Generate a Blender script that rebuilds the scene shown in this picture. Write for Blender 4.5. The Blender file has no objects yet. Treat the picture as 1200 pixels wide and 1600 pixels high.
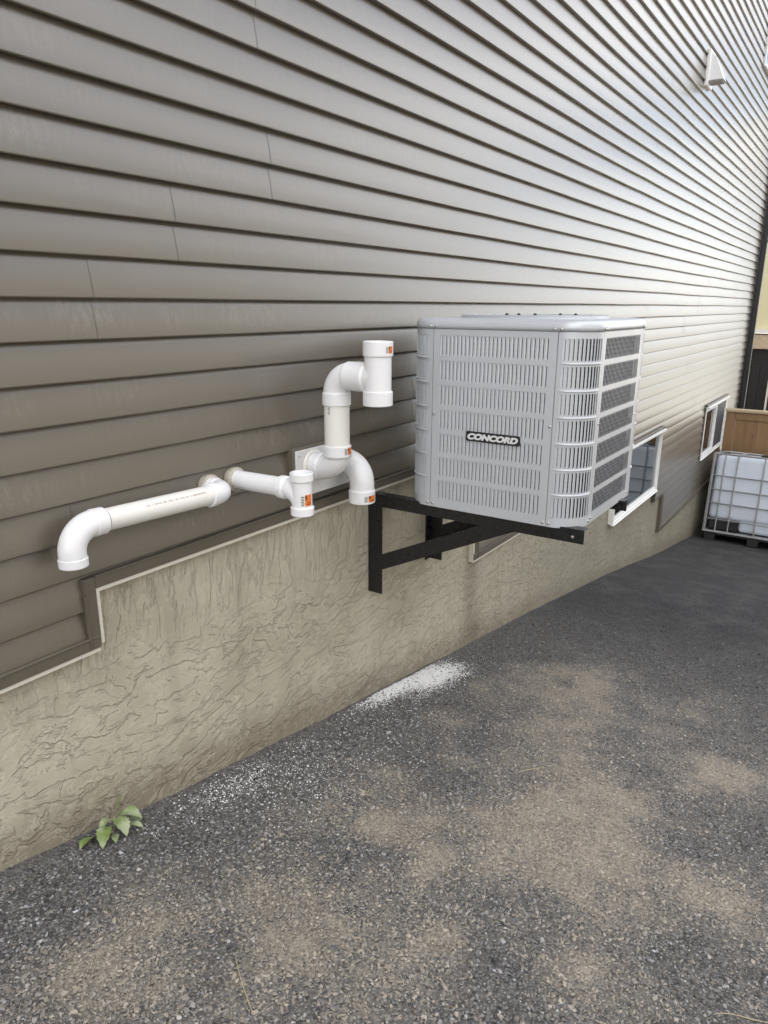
import bpy, math, random
import numpy as np
from mathutils import Vector, Matrix
random.seed(7); rng = np.random.default_rng(7)
S = bpy.context.scene
C = S.collection
ZO = 1.40                       # camera height; builders below measure z from eye level
# ------------------------------------------------------------------ camera, sky, sun, exposure
yaw, pit, rol, FPX = 0.5915719577, 0.2812858268, 0.0049772476, 1119.4
f_ = Vector((math.cos(pit)*math.cos(yaw), math.cos(pit)*math.sin(yaw), -math.sin(pit)))
r_ = f_.cross(Vector((0, 0, 1))).normalized(); u_ = r_.cross(f_)
rr = r_*math.cos(rol)+u_*math.sin(rol); uu = -r_*math.sin(rol)+u_*math.cos(rol)
cam = bpy.data.cameras.new('camera'); co = bpy.data.objects.new('camera', cam); C.objects.link(co)
M = Matrix((rr, uu, -f_)).transposed().to_4x4(); M.translation = (0, -1.66, ZO); co.matrix_world = M
cam.sensor_fit = 'VERTICAL'; cam.sensor_height = 24; cam.lens = FPX/1600*24
cam.clip_start = .02; cam.clip_end = 600
S.camera = co
SUN = Vector((-.52, .52, .68)).normalized()
w = bpy.data.worlds.new('World'); S.world = w; w.use_nodes = True
wn = w.node_tree; bg = wn.nodes['Background']
sky = wn.nodes.new('ShaderNodeTexSky'); sky.sky_type = 'NISHITA'; sky.sun_disc = False
sky.sun_elevation = math.asin(SUN.z); sky.sun_rotation = math.atan2(SUN.x, SUN.y)
sky.dust_density = 2.5; sky.air_density = 1.0; sky.ozone_density = 1.0
tcw = wn.nodes.new('ShaderNodeTexCoord'); mpw = wn.nodes.new('ShaderNodeMapping'); mpw.inputs['Scale'].default_value = (1, 1, 2.2)
nzw = wn.nodes.new('ShaderNodeTexNoise'); nzw.inputs['Scale'].default_value = 2.3; nzw.inputs['Detail'].default_value = 7; nzw.inputs['Roughness'].default_value = .6
crw = wn.nodes.new('ShaderNodeMapRange'); crw.interpolation_type = 'SMOOTHSTEP'
for i_, v_ in enumerate((.36, .60, 0., .78)): crw.inputs[1+i_].default_value = v_
mxw = wn.nodes.new('ShaderNodeMix'); mxw.data_type = 'RGBA'; mxw.inputs[7].default_value = (12.0, 11.7, 11.3, 1)      # sunlit cloud
wn.links.new(tcw.outputs['Generated'], mpw.inputs[0]); wn.links.new(mpw.outputs[0], nzw.inputs['Vector']); wn.links.new(nzw.outputs[0], crw.inputs[0])
wn.links.new(crw.outputs[0], mxw.inputs[0]); wn.links.new(sky.outputs[0], mxw.inputs[6]); wn.links.new(mxw.outputs[2], bg.inputs[0]); bg.inputs[1].default_value = .12
sl = bpy.data.lights.new('sun', 'SUN'); sl.energy = 4.0; sl.angle = math.radians(.5); sl.color = (1, .93, .82)
so = bpy.data.objects.new('sun', sl); C.objects.link(so); so.rotation_euler = SUN.to_track_quat('Z', 'Y').to_euler()
so.location = (0, 0, 20)
S.view_settings.view_transform = 'Standard'; S.view_settings.look = 'None'
S.view_settings.exposure = 1.58; S.view_settings.gamma = 1
S.render.resolution_x = 768; S.render.resolution_y = 1024

# ------------------------------------------------------------------ object helpers
def tagp(o, label=None, cat=None, group=None, kind=None):
    if label: o['label'] = label
    if cat: o['category'] = cat
    if group: o['group'] = group
    if kind: o['kind'] = kind
    return o
def thing(name, label, cat, loc, group=None):
    o = bpy.data.objects.new(name, None); C.objects.link(o); o.empty_display_size = .1
    o.location = (loc[0], loc[1], loc[2]+ZO)
    return tagp(o, label, cat, group)
def origin(p):
    v = Vector((0, 0, 0))
    while p is not None:
        v = v+p.location; p = p.parent
    return v
class MB:
    def __init__(s): s.v = []; s.f = []; s.m = []; s.sm = []
    def add(s, vs, fs, m=0, smooth=False):
        b = len(s.v); s.v += [tuple(map(float, p)) for p in vs]
        s.f += [tuple(b+i for i in f) for f in fs]; s.m += [m]*len(fs); s.sm += [smooth]*len(fs)
        return s
    def box(s, x0, x1, y0, y1, z0, z1, m=0, bev=0):
        if bev <= 0:
            vs = [(x, y, z) for z in (z0, z1) for y in (y0, y1) for x in (x0, x1)]
            return s.add(vs, [(0, 2, 3, 1), (4, 5, 7, 6), (0, 1, 5, 4), (2, 6, 7, 3), (0, 4, 6, 2), (1, 3, 7, 5)], m)
        b = min(bev, (x1-x0)/2.01, (y1-y0)/2.01, (z1-z0)/2.01)
        import itertools
        bm_v = []; idx = {}
        for sx, sy, sz in itertools.product((0, 1), repeat=3):
            X = (x0, x1)[sx]; Y = (y0, y1)[sy]; Z = (z0, z1)[sz]; a = (b, -b)[sx]; c = (b, -b)[sy]; d = (b, -b)[sz]
            for k, p in enumerate(((X, Y+c, Z+d), (X+a, Y, Z+d), (X+a, Y+c, Z))):
                idx[sx, sy, sz, k] = len(bm_v); bm_v.append(p)
        I = lambda a, b_, c, k: idx[a, b_, c, k]
        fs = []
        q = ((0, 0), (1, 0), (1, 1), (0, 1))
        for t in (0, 1):
            fs.append([I(t, a, b_, 0) for a, b_ in q]); fs.append([I(a, t, b_, 1) for a, b_ in q]); fs.append([I(a, b_, t, 2) for a, b_ in q])
        for a in (0, 1):
            for b_ in (0, 1):
                fs.append([I(a, b_, 0, 0), I(a, b_, 1, 0), I(a, b_, 1, 1), I(a, b_, 0, 1)])
                fs.append([I(a, 0, b_, 0), I(a, 1, b_, 0), I(a, 1, b_, 2), I(a, 0, b_, 2)])
                fs.append([I(0, a, b_, 1), I(1, a, b_, 1), I(1, a, b_, 2), I(0, a, b_, 2)])
                for c in (0, 1): fs.append([I(a, b_, c, 0), I(a, b_, c, 1), I(a, b_, c, 2)])
        # orient outward
        cen = Vector(((x0+x1)/2, (y0+y1)/2, (z0+z1)/2)); out = []
        fs = [f for f in {tuple(f): f for f in fs}.values()]
        for f in fs:
            P = [Vector(bm_v[i]) for i in f]; n = (P[1]-P[0]).cross(P[2]-P[0]); c = sum(P, Vector())/len(P)
            out.append(f if n.dot(c-cen) > 0 else f[::-1])
        return s.add(bm_v, out, m)
    def tube(s, path, rad, n=32, m=0, cap=True, smooth=True):
        P = [Vector(p) for p in path]
        if not hasattr(rad, '__len__'): rad = [rad]*len(P)
        T = []
        for i in range(len(P)):
            a = P[max(i-1, 0)]; b = P[min(i+1, len(P)-1)]
            t = (b-a)
            if t.length < 1e-9: t = T[-1] if T else Vector((0, 0, 1))
            T.append(t.normalized())
        N = T[0].orthogonal().normalized(); vs = []
        for i in range(len(P)):
            N = (N-T[i]*N.dot(T[i])).normalized(); B = T[i].cross(N)
            for k in range(n):
                a = 2*math.pi*k/n; vs.append(P[i]+(N*math.cos(a)+B*math.sin(a))*rad[i])
        fs = [(i*n+k, i*n+(k+1) % n, (i+1)*n+(k+1) % n, (i+1)*n+k) for i in range(len(P)-1) for k in range(n)]
        s.add(vs, fs, m, smooth)
        if cap:
            s.add(vs[:n], [tuple(range(n-1, -1, -1))], m); s.add(vs[-n:], [tuple(range(n))], m)
        return s
    def lathe(s, p, d, prof, n=40, m=0, smooth=True):
        p = Vector(p); d = Vector(d).normalized(); N = d.orthogonal().normalized(); B = d.cross(N); vs = []; fs = []
        # duplicate rings so that hard corners stay hard
        for (t0, r0), (t1, r1) in zip(prof[:-1], prof[1:]):
            b = len(vs)
            for t, r in ((t0, r0), (t1, r1)):
                for k in range(n):
                    a = 2*math.pi*k/n; vs.append(p+d*t+(N*math.cos(a)+B*math.sin(a))*max(r, 1e-5))
            fs += [(b+k, b+(k+1) % n, b+n+(k+1) % n, b+n+k) for k in range(n)]
        return s.add(vs, fs, m, smooth)
    def build(s, name, mat, parent=None, attr=None):
        o = origin(parent)
        me = bpy.data.meshes.new(name)
        me.from_pydata([(x-o.x, y-o.y, z+ZO-o.z) for x, y, z in s.v], [], s.f)
        mats = mat if isinstance(mat, (list, tuple)) else [mat]
        for q in mats: me.materials.append(q)
        me.polygons.foreach_set('material_index', s.m); me.polygons.foreach_set('use_smooth', s.sm)
        me.update()
        ob = bpy.data.objects.new(name, me); C.objects.link(ob); ob.parent = parent
        return ob
def bevel(o, w_=.001, seg=2, ang=40):
    b = o.modifiers.new('b', 'BEVEL'); b.width = w_; b.segments = seg; b.limit_method = 'ANGLE'; b.angle_limit = math.radians(ang)
    return o
def arc(c, a, b, r, t0, t1, n=14):
    c = Vector(c); a = Vector(a); b = Vector(b)
    return [c+(a*math.cos(t0+(t1-t0)*i/n)+b*math.sin(t0+(t1-t0)*i/n))*r for i in range(n+1)]
def vnoise(x, y, seed=0):
    xi = np.floor(x).astype(int); yi = np.floor(y).astype(int); fx = x-xi; fy = y-yi
    fx = fx*fx*(3-2*fx); fy = fy*fy*(3-2*fy)
    def h(a, b):
        v = np.sin(a*127.1+b*311.7+seed*74.7)*43758.5453
        return v-np.floor(v)
    return (h(xi, yi)*(1-fx)+h(xi+1, yi)*fx)*(1-fy)+(h(xi, yi+1)*(1-fx)+h(xi+1, yi+1)*fx)*fy
def fbm(x, y, seed=0, o=4):
    x = np.asarray(x, float); y = np.asarray(y, float)
    t = 0; a = .5
    for k in range(o): t = t+a*vnoise(x*2**k, y*2**k, seed+k); a *= .5
    return t/(1-.5**o)

# ------------------------------------------------------------------ material helpers
class NT:
    def __init__(s, name):
        s.mat = bpy.data.materials.new(name); s.mat.use_nodes = True; s.t = s.mat.node_tree; s.t.nodes.clear()
        s.out = s.n('ShaderNodeOutputMaterial'); s.b = s.n('ShaderNodeBsdfPrincipled'); s.l(s.b.outputs[0], s.out.inputs[0])
    def n(s, ty, **k):
        x = s.t.nodes.new(ty)
        for a, b in k.items(): setattr(x, a, b)
        return x
    def l(s, a, b): s.t.links.new(a, b)
    def put(s, sock, v):
        if isinstance(v, bpy.types.NodeSocket): s.l(v, sock)
        elif isinstance(v, (tuple, list)) and len(v) == 3 and sock.type == 'RGBA': sock.default_value = (*v, 1)
        else: sock.default_value = v
    def pos(s): return s.n('ShaderNodeNewGeometry').outputs['Position']
    def obj(s): return s.n('ShaderNodeTexCoord').outputs['Object']
    def map(s, v, sc=(1, 1, 1), rot=(0, 0, 0), loc=(0, 0, 0)):
        m = s.n('ShaderNodeMapping'); s.l(v, m.inputs[0]); m.inputs['Scale'].default_value = sc
        m.inputs['Rotation'].default_value = rot; m.inputs['Location'].default_value = loc; return m.outputs[0]
    def noise(s, v, sc, det=3, rough=.55, dist=0):
        x = s.n('ShaderNodeTexNoise'); s.l(v, x.inputs['Vector']); x.inputs['Scale'].default_value = sc
        x.inputs['Detail'].default_value = det; x.inputs['Roughness'].default_value = rough; x.inputs['Distortion'].default_value = dist
        return x
    def vor(s, v, sc, feat='F1', rnd=1):
        x = s.n('ShaderNodeTexVoronoi', feature=feat); s.l(v, x.inputs['Vector']); x.inputs['Scale'].default_value = sc
        x.inputs['Randomness'].default_value = rnd; return x
    def m(s, op, a, b=0., c=None, clamp=False):
        x = s.n('ShaderNodeMath', operation=op, use_clamp=clamp); s.put(x.inputs[0], a); s.put(x.inputs[1], b)
        if c is not None: s.put(x.inputs[2], c)
        return x.outputs[0]
    def rng(s, v, a, b, c=0., d=1., sm=True):
        x = s.n('ShaderNodeMapRange', interpolation_type='SMOOTHSTEP' if sm else 'LINEAR')
        s.l(v, x.inputs[0])
        for i, q in enumerate((a, b, c, d)): s.put(x.inputs[1+i], q)
        return x.outputs[0]
    def mix(s, f, a, b, mode='MIX'):
        x = s.n('ShaderNodeMix', data_type='RGBA', blend_type=mode); s.put(x.inputs[0], f); s.put(x.inputs[6], a); s.put(x.inputs[7], b)
        return x.outputs[2]
    def bump(s, h, st=.5, dist=.001, nrm=None):
        x = s.n('ShaderNodeBump'); x.inputs['Strength'].default_value = st; x.inputs['Distance'].default_value = dist
        s.l(h, x.inputs['Height'])
        if nrm is not None: s.l(nrm, x.inputs['Normal'])
        return x.outputs[0]
    def set(s, **k):
        for a, v in k.items(): s.put(s.b.inputs[a.replace('_', ' ')], v)
        return s
    def sep(s, v):
        x = s.n('ShaderNodeSeparateXYZ'); s.l(v, x.inputs[0]); return x.outputs
    def comb(s, x_, y_, z_):
        x = s.n('ShaderNodeCombineXYZ')
        for i, q in enumerate((x_, y_, z_)): s.put(x.inputs[i], q)
        return x.outputs[0]
def simple(name, col, rough=.5, metal=0, spec=.5, var=.08, sc=30, bump=0, bsc=200):
    t = NT(name); p = t.obj(); nz = t.noise(p, sc, 4)
    c2 = tuple(min(1, c*(1+var)) for c in col); c1 = tuple(c*(1-var) for c in col)
    t.set(Base_Color=t.mix(nz.outputs[0], c1, c2), Metallic=float(metal))
    t.set(Roughness=t.rng(nz.outputs[0], .3, .7, max(rough-.06, 0), min(rough+.06, 1)))
    t.b.inputs['Specular IOR Level'].default_value = spec
    if bump: t.set(Normal=t.bump(t.noise(p, bsc, 3).outputs[0], .6, bump))
    return t.mat

SP = .1016; Z0 = .0122           # siding exposure and the first butt line, from eye level
# vinyl siding
t = NT('taupe_vinyl'); p = t.pos(); x, y, z = t.sep(p)
k = t.m('DIVIDE', t.m('SUBTRACT', z, ZO+Z0), SP); fr = t.m('FRACT', k)
row = t.m('FLOOR', k); alt = t.m('FRACT', t.m('MULTIPLY', t.m('ADD', row, .0), .5))
rowv = t.comb(t.m('MULTIPLY', x, 1.), row, 0.)
streak = t.noise(t.comb(t.m('MULTIPLY', x, 80.), t.m('MULTIPLY', row, 7.3), t.m('MULTIPLY', z, 22.)), 1., 5, .75).outputs[0]
patch = t.noise(t.comb(t.m('MULTIPLY', x, 2.2), t.m('MULTIPLY', row, 3.7), 0.), 1., 3).outputs[0]
fine = t.noise(p, 420., 2).outputs[0]
dust = t.m('MULTIPLY', t.rng(streak, .42, .72), t.rng(patch, .42, .68))
dust = t.m('MULTIPLY', dust, t.rng(fr, .05, .55))
dust = t.m('MULTIPLY', dust, t.rng(alt, .2, .4, .25, 1.))
speck = t.m('MULTIPLY', t.rng(fine, .66, .74), t.m('MULTIPLY', t.rng(patch, .4, .7), .5))
big = t.noise(t.map(p, (.6, 1, 1.4)), 1.3, 3).outputs[0]
c = t.mix(big, (.092, .076, .054), (.118, .099, .072))
c = t.mix(t.m('MULTIPLY', dust, .36), c, (.30, .275, .23))
c = t.mix(speck, c, (.45, .43, .38))
g = t.noise(t.comb(t.m('MULTIPLY', x, 9.), t.m('MULTIPLY', row, 5.1), t.m('MULTIPLY', z, 520.)), 1., 3, .6, .4).outputs[0]
g2 = t.noise(t.comb(t.m('MULTIPLY', x, 1.6), row, t.m('MULTIPLY', z, 9.)), 1., 2).outputs[0]
nb = t.bump(g, .35, .0006); nb = t.bump(g2, .4, .002, nb)
t.set(Base_Color=c, Roughness=t.rng(dust, 0., 1., .36, .55), Normal=nb); t.b.inputs['Specular IOR Level'].default_value = 1.0; t.b.inputs['Coat Weight'].default_value = .42; t.b.inputs['Coat Roughness'].default_value = .24; t.b.inputs['Coat IOR'].default_value = 1.6; t.l(nb, t.b.inputs['Coat Normal'])
M_SIDE = t.mat
M_TRIM = simple('taupe_trim', (.118, .102, .078), .38, var=.08, sc=18, bump=.0003)
M_CREAM = simple('cream_flashing', (.68, .65, .57), .5, var=.06, sc=25)
# stucco parging
t = NT('grey_parging'); p = t.pos(); x, y, z = t.sep(p)
warp = t.noise(p, 3., 2).outputs[1]; wp = t.n('ShaderNodeVectorMath', operation='MULTIPLY_ADD')
t.l(warp, wp.inputs[0]); wp.inputs[1].default_value = (.03, .03, .03); t.l(p, wp.inputs[2])
w2_ = t.n('ShaderNodeVectorMath', operation='MULTIPLY_ADD'); t.l(t.noise(p, 38., 3, .6).outputs[1], w2_.inputs[0]); w2_.inputs[1].default_value = (.015, 0, .015); t.l(wp.outputs[0], w2_.inputs[2]); q = w2_.outputs[0]
def ridge(v, sc, a, b, dist=.6):
    n_ = t.noise(v, sc, 5, .62, dist).outputs[0]
    pl = t.rng(n_, .46, .54)                                           # trowelled plateau
    r1 = t.m('SUBTRACT', 1., t.m('MULTIPLY', t.m('ABSOLUTE', t.m('SUBTRACT', n_, .54)), 20.), clamp=True)
    r2 = t.m('SUBTRACT', 1., t.m('MULTIPLY', t.m('ABSOLUTE', t.m('SUBTRACT', n_, .43)), 20.), clamp=True)
    mk = t.rng(t.noise(p, 16., 3).outputs[0], .34, .50)
    r_m = t.m('MULTIPLY', t.m('MAXIMUM', r1, r2), mk)
    return t.m('ADD', t.m('MULTIPLY', pl, a), t.m('MULTIPLY', r_m, b)), r_m
def rotated(deg, sx, sz):                                              # stretch along a direction in the wall plane
    return t.map(t.map(q, (1, 1, 1), (0, math.radians(deg), 0)), (sx, 1, sz))
diag = ridge(rotated(8, 34., 92.), .22, 1., .1); vert = ridge(rotated(86, 20., 90.), .22, 1., .1)
diag2 = ridge(rotated(-8, 44., 82.), .22, 1., .1)
zb = t.rng(t.m('ADD', z, t.m('MULTIPLY', t.noise(p, 2.2, 2).outputs[0], .5)), ZO-1.02+.22, ZO-.88+.22)
xb_ = t.rng(t.noise(p, 1.7, 2).outputs[0], .46, .56)
def blend(i):
    a = t.m('ADD', t.m('MULTIPLY', diag[i], t.m('SUBTRACT', 1., xb_)), t.m('MULTIPLY', diag2[i], xb_))
    return t.m('ADD', t.m('MULTIPLY', a, t.m('SUBTRACT', 1., zb)), t.m('MULTIPLY', vert[i], zb))
h = blend(0); crest = blend(1)
h = t.m('ADD', h, t.m('MULTIPLY', t.noise(p, 26., 3).outputs[0], .9))
h = t.m('ADD', h, t.m('MULTIPLY', t.noise(p, 160., 3, .7).outputs[0], .28))
broad = t.noise(p, 2.4, 3).outputs[0]
c = t.mix(t.rng(broad, .35, .65), (.40, .365, .285), (.49, .455, .365))
c = t.mix(t.m('MULTIPLY', t.rng(t.noise(t.map(p, (14, 1, 1.2)), 1., 4).outputs[0], .52, .72), .22), c, (.20, .18, .13))
gz = t.n('ShaderNodeValToRGB')                                        # splash dirt low on the wall (height above sloping grade)
above = t.m('ADD', t.m('SUBTRACT', z, ZO-1.30), t.m('MULTIPLY', x, .168))
above = t.m('ADD', above, t.m('MULTIPLY', t.noise(p, 5., 3).outputs[0], -.12))
c = t.mix(t.m('MULTIPLY', t.rng(above, .13, -.06), .65), c, (.17, .138, .095))
c = t.mix(t.m('MULTIPLY', t.rng(crest, .35, 1.), .32), c, (.66, .62, .50))
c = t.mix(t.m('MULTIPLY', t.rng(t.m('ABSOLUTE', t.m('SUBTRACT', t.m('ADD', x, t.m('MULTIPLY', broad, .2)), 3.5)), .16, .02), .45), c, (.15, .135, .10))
c = t.mix(t.rng(t.m('ADD', x, t.m('MULTIPLY', t.m('SUBTRACT', broad, .5), 3.)), 3.0, 5.2, 0., .62), c, (.19, .175, .14))  # far wall darkened: dirt, plus shade painted into the colour
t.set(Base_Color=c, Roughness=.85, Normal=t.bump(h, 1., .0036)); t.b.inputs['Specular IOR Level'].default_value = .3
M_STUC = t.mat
M_PVC = simple('white_fitting_plastic', (.80, .80, .81), .20, var=.015, sc=12)
M_PIPE = simple('ivory_pipe_plastic', (.79, .775, .73), .26, var=.010, sc=4)
M_FLANGE = simple('white_board', (.66, .66, .65), .45, var=.04)
M_GASKET = simple('clear_sealant', (.42, .38, .32), .35, var=.2, sc=60, bump=.001)
M_INK = simple('black_ink', (.02, .02, .02), .5)
M_ORANGE = simple('orange_sticker', (.75, .19, .02), .45, var=.05)
M_PAPER = simple('white_sticker', (.72, .71, .68), .5, var=.03)
M_STEEL = None
t = NT('black_painted_steel'); p = t.obj(); n1 = t.noise(p, 45., 4).outputs[0]; n2 = t.noise(p, 170., 3).outputs[0]
t.set(Base_Color=t.mix(t.m('MULTIPLY', t.rng(n2, .62, .72), .5), (.010, .010, .011), (.10, .10, .10)), Roughness=t.rng(n1, .3, .7, .22, .42), Normal=t.bump(n1, .3, .001))
M_STEEL = t.mat
t = NT('grey_painted_sheet'); p = t.obj(); n1 = t.noise(p, 7., 6, .7).outputs[0]; n2 = t.noise(p, 900., 2).outputs[0]
t.set(Base_Color=t.mix(n1, (.52, .54, .575), (.565, .585, .615)), Metallic=.25, Roughness=t.rng(n1, .3, .7, .34, .42), Normal=t.bump(n2, .15, .0002))
M_AC = t.mat
M_SLAT = M_AC
t = NT('coil_fins'); p = t.pos(); x, y, z = t.sep(p)
row_ = t.m('FRACT', t.m('MULTIPLY', z, 62.)); fin = t.m('FRACT', t.m('MULTIPLY', t.m('ADD', x, y), 260.))
c = t.mix(t.rng(row_, .60, .72), (.010, .011, .015), (.10, .105, .125)); c = t.mix(t.rng(fin, .4, .6, 0., .6), c, (.012, .013, .016))
t.set(Base_Color=c, Metallic=0., Roughness=.8); t.b.inputs['Specular IOR Level'].default_value = .12; M_COIL = t.mat
M_SCREW = simple('zinc_screw', (.62, .62, .60), .25, metal=1)
M_DARK = simple('black_plastic', (.014, .014, .015), .4, var=.2)
M_LETTER = simple('silver_lettering', (.72, .72, .73), .35, metal=.1)
M_WFRAME = simple('white_vinyl_frame', (.74, .74, .73), .35, var=.03)
M_GALV = simple('galvanised_tube', (.36, .37, .38), .42, metal=.3, var=.15, sc=25)
t = NT('milky_tank_plastic'); p = t.obj(); n1 = t.noise(p, 3., 3).outputs[0]
t.set(Base_Color=t.mix(n1, (.54, .60, .69), (.66, .71, .79)), Roughness=.38, Normal=t.bump(n1, .4, .02)); M_TANK = t.mat
t = NT('window_glass'); t.t.nodes.remove(t.b)
gl = t.n('ShaderNodeBsdfGlossy'); gl.inputs['Roughness'].default_value = .02; gl.inputs[0].default_value = (.9, .93, .95, 1)
tr = t.n('ShaderNodeBsdfTransparent'); tr.inputs[0].default_value = (.80, .84, .82, 1)
fs = t.n('ShaderNodeFresnel'); fs.inputs[0].default_value = 1.5
mx = t.n('ShaderNodeMixShader'); t.l(t.m('ADD', t.m('MULTIPLY', fs.outputs[0], 1.), .05, clamp=True), mx.inputs[0]); t.l(tr.outputs[0], mx.inputs[1]); t.l(gl.outputs[0], mx.inputs[2]); t.l(mx.outputs[0], t.out.inputs[0])
M_GLASS = t.mat
M_CURT = simple('beige_curtain', (.42, .39, .33), .8, var=.1)
M_ROOM = simple('dim_plaster', (.35, .33, .30), .8)
M_SCREEN = simple('insect_screen', (.05, .055, .065), .6)
# wood
t = NT('cedar_boards'); p = t.pos(); x, y, z = t.sep(p)
bd = t.m('FLOOR', t.m('MULTIPLY', y, 1/.14)); gr = t.noise(t.comb(t.m('MULTIPLY', bd, 3.1), t.m('MULTIPLY', y, 30.), t.m('MULTIPLY', z, 2.)), 1., 4, .6, .6).outputs[0]
kn = t.vor(t.comb(bd, t.m('MULTIPLY', y, 7.), t.m('MULTIPLY', z, 3.)), 1.).outputs[0]
tone = t.n('ShaderNodeTexWhiteNoise'); tone.noise_dimensions = '1D'; t.l(bd, tone.inputs['W'])
c = t.mix(gr, (.15, .080, .033), (.29, .175, .082)); c = t.mix(t.m('MULTIPLY', tone.outputs[0], .5), c, (.33, .215, .11))
c = t.mix(t.m('MULTIPLY', t.rng(kn, .12, .03), .8), c, (.07, .03, .012))
t.set(Base_Color=c, Roughness=.65, Normal=t.bump(gr, .3, .002)); M_WOOD = t.mat
# loose asphalt millings
t = NT('asphalt_millings'); p = t.pos()
at = t.n('ShaderNodeAttribute'); at.attribute_name = 'dust'; dm = at.outputs['Fac']
at2 = t.n('ShaderNodeAttribute'); at2.attribute_name = 'powder'; pm = at2.outputs['Fac']
v1 = t.vor(p, 150.); v2 = t.vor(p, 330.)
hs = t.n('ShaderNodeSeparateColor'); t.l(v1.outputs['Color'], hs.inputs[0]); hs2 = t.n('ShaderNodeSeparateColor'); t.l(v2.outputs['Color'], hs2.inputs[0])
st = t.mix(t.m('POWER', hs.outputs[0], 2.2), (.048, .048, .050), (.25, .245, .235))
st = t.mix(t.rng(hs.outputs[1], .93, .97, 0., .7), st, (.36, .35, .33))
fn = t.noise(p, 90., 4, .7).outputs[0]; md = t.noise(p, 9., 5, .65).outputs[0]
du = t.mix(t.noise(p, 300., 3, .8).outputs[0], (.30, .255, .20), (.53, .465, .38))
dd = t.m('ADD', dm, t.m('MULTIPLY', t.m('SUBTRACT', md, .5), .9)); dd = t.m('ADD', dd, t.m('MULTIPLY', t.m('SUBTRACT', fn, .5), .9))
dd = t.m('SUBTRACT', dd, t.m('MULTIPLY', hs.outputs[2], .55)); dd = t.m('SUBTRACT', dd, t.m('MULTIPLY', hs2.outputs[0], .25))
co2 = t.vor(p, 48.); hs3 = t.n('ShaderNodeSeparateColor'); t.l(co2.outputs['Color'], hs3.inputs[0])
st = t.mix(t.m('MULTIPLY', hs3.outputs[0], .55), st, (.16, .155, .15)); st = t.mix(t.rng(md, .40, .62, 0., .35), st, (.15, .135, .115))
c = t.mix(t.rng(dd, -.05, .85, 0., .86), st, du)
pw = t.m('ADD', pm, t.m('MULTIPLY', t.m('SUBTRACT', fn, .5), 1.3))
c = t.mix(t.rng(pw, .40, 1.5, 0., .92), c, t.mix(hs2.outputs[1], (.62, .61, .59), (.84, .84, .83)))
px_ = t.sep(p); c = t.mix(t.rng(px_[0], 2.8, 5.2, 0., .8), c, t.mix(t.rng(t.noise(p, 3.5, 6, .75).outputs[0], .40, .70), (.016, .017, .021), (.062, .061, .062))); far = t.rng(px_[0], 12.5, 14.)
c = t.mix(far, c, t.mix(md, (.36, .345, .30), (.50, .48, .43)))        # pale concrete beyond the driveway, unseen, added to brighten siding reflections
hh = t.m('ADD', t.m('MULTIPLY', v1.outputs['Distance'], -1.), t.m('MULTIPLY', v2.outputs['Distance'], -.5))
hh = t.m('MULTIPLY', hh, t.rng(dd, .2, .9, 1., .35)); hh = t.m('ADD', hh, t.m('MULTIPLY', fn, .4)); hh = t.m('ADD', hh, t.m('MULTIPLY', t.noise(p, 22., 3, .7).outputs[0], 1.1))
t.set(Base_Color=c, Roughness=.8, Normal=t.bump(hh, .9, .006)); t.b.inputs['Specular IOR Level'].default_value = .35
M_GROUND = t.mat
t = NT('stone_chips'); at = t.n('ShaderNodeAttribute'); at.attribute_name = 'tone'
t.set(Base_Color=at.outputs['Color'], Roughness=.62); t.b.inputs['Specular IOR Level'].default_value = .45; M_CHIP = t.mat
M_POWD = simple('white_granules', (.80, .80, .79), .6)
M_LEAF = None
t = NT('weed_leaf'); p = t.obj(); n1 = t.noise(p, 60., 3).outputs[0]
n3 = t.noise(p, 14., 3).outputs[0]
t.set(Base_Color=t.mix(t.rng(n3, .4, .6), t.mix(n1, (.10, .16, .035), (.24, .30, .10)), t.mix(n1, (.23, .28, .14), (.38, .42, .28))), Roughness=.55); t.b.inputs['Subsurface Weight'].default_value = .0; M_LEAF = t.mat
M_STRAW = simple('dry_straw', (.42, .35, .22), .7)
M_YEL = simple('pale_yellow_siding', (.66, .62, .40), .55, var=.05)
M_STONEWD = simple('weathered_deck_board', (.50, .40, .28), .8, var=.35, sc=18)
M_BLACKP = simple('black_panel', (.016, .015, .016), .45)
M_ROOF = simple('roof_shingle', (.09, .085, .08), .9)
M_FARG = simple('grey_blue_box', (.30, .36, .42), .5)

# ------------------------------------------------------------------ ground
GX = [-60, .7, .98, 1.33, 1.81, 2.27, 2.48, 3.2, 3.75, 4.5, 6.02, 7.97, 10.26, 13, 300]
GZ = [-.9, -1.42, -1.475, -1.547, -1.622, -1.70, -1.733, -1.844, -1.922, -2.04, -2.29, -2.646, -3.03, -3.2, -3.4]
DUST = [  # x, y, radius x, radius y, weight : sandy patches swept over the black millings
 (2.05, -1.07, .42, .28, .9), (1.75, -.95, .25, .25, .7), (1.6, -.62, .18, .10, .55), (1.35, -.95, .30, .20, .6), (1.45, -.78, .16, .10, .8),
 (3.3, -.62, .55, .24, .85), (2.7, -.62, .25, .25, .5), (2.6, -1.35, .35, .13, .6), (2.0, -1.55, .25, .2, .7), (1.7, -1.35, .2, .2, .6),
 (1.22, -.70, .25, .12, .5), (.75, -.45, .25, .15, .55), (1.05, -.55, .2, .1, .4), (.75, -.75, .2, .15, .3), (1.3, -1.35, .2, .15, .55), (2.45, -.35, .22, .12, .65), (1.85, -.42, .2, .1, .45),
 (4.1, -1.0, .5, .25, .45), (3.4, -1.2, .4, .15, .45), (2.3, -2.0, .5, .3, .4)]
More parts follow.
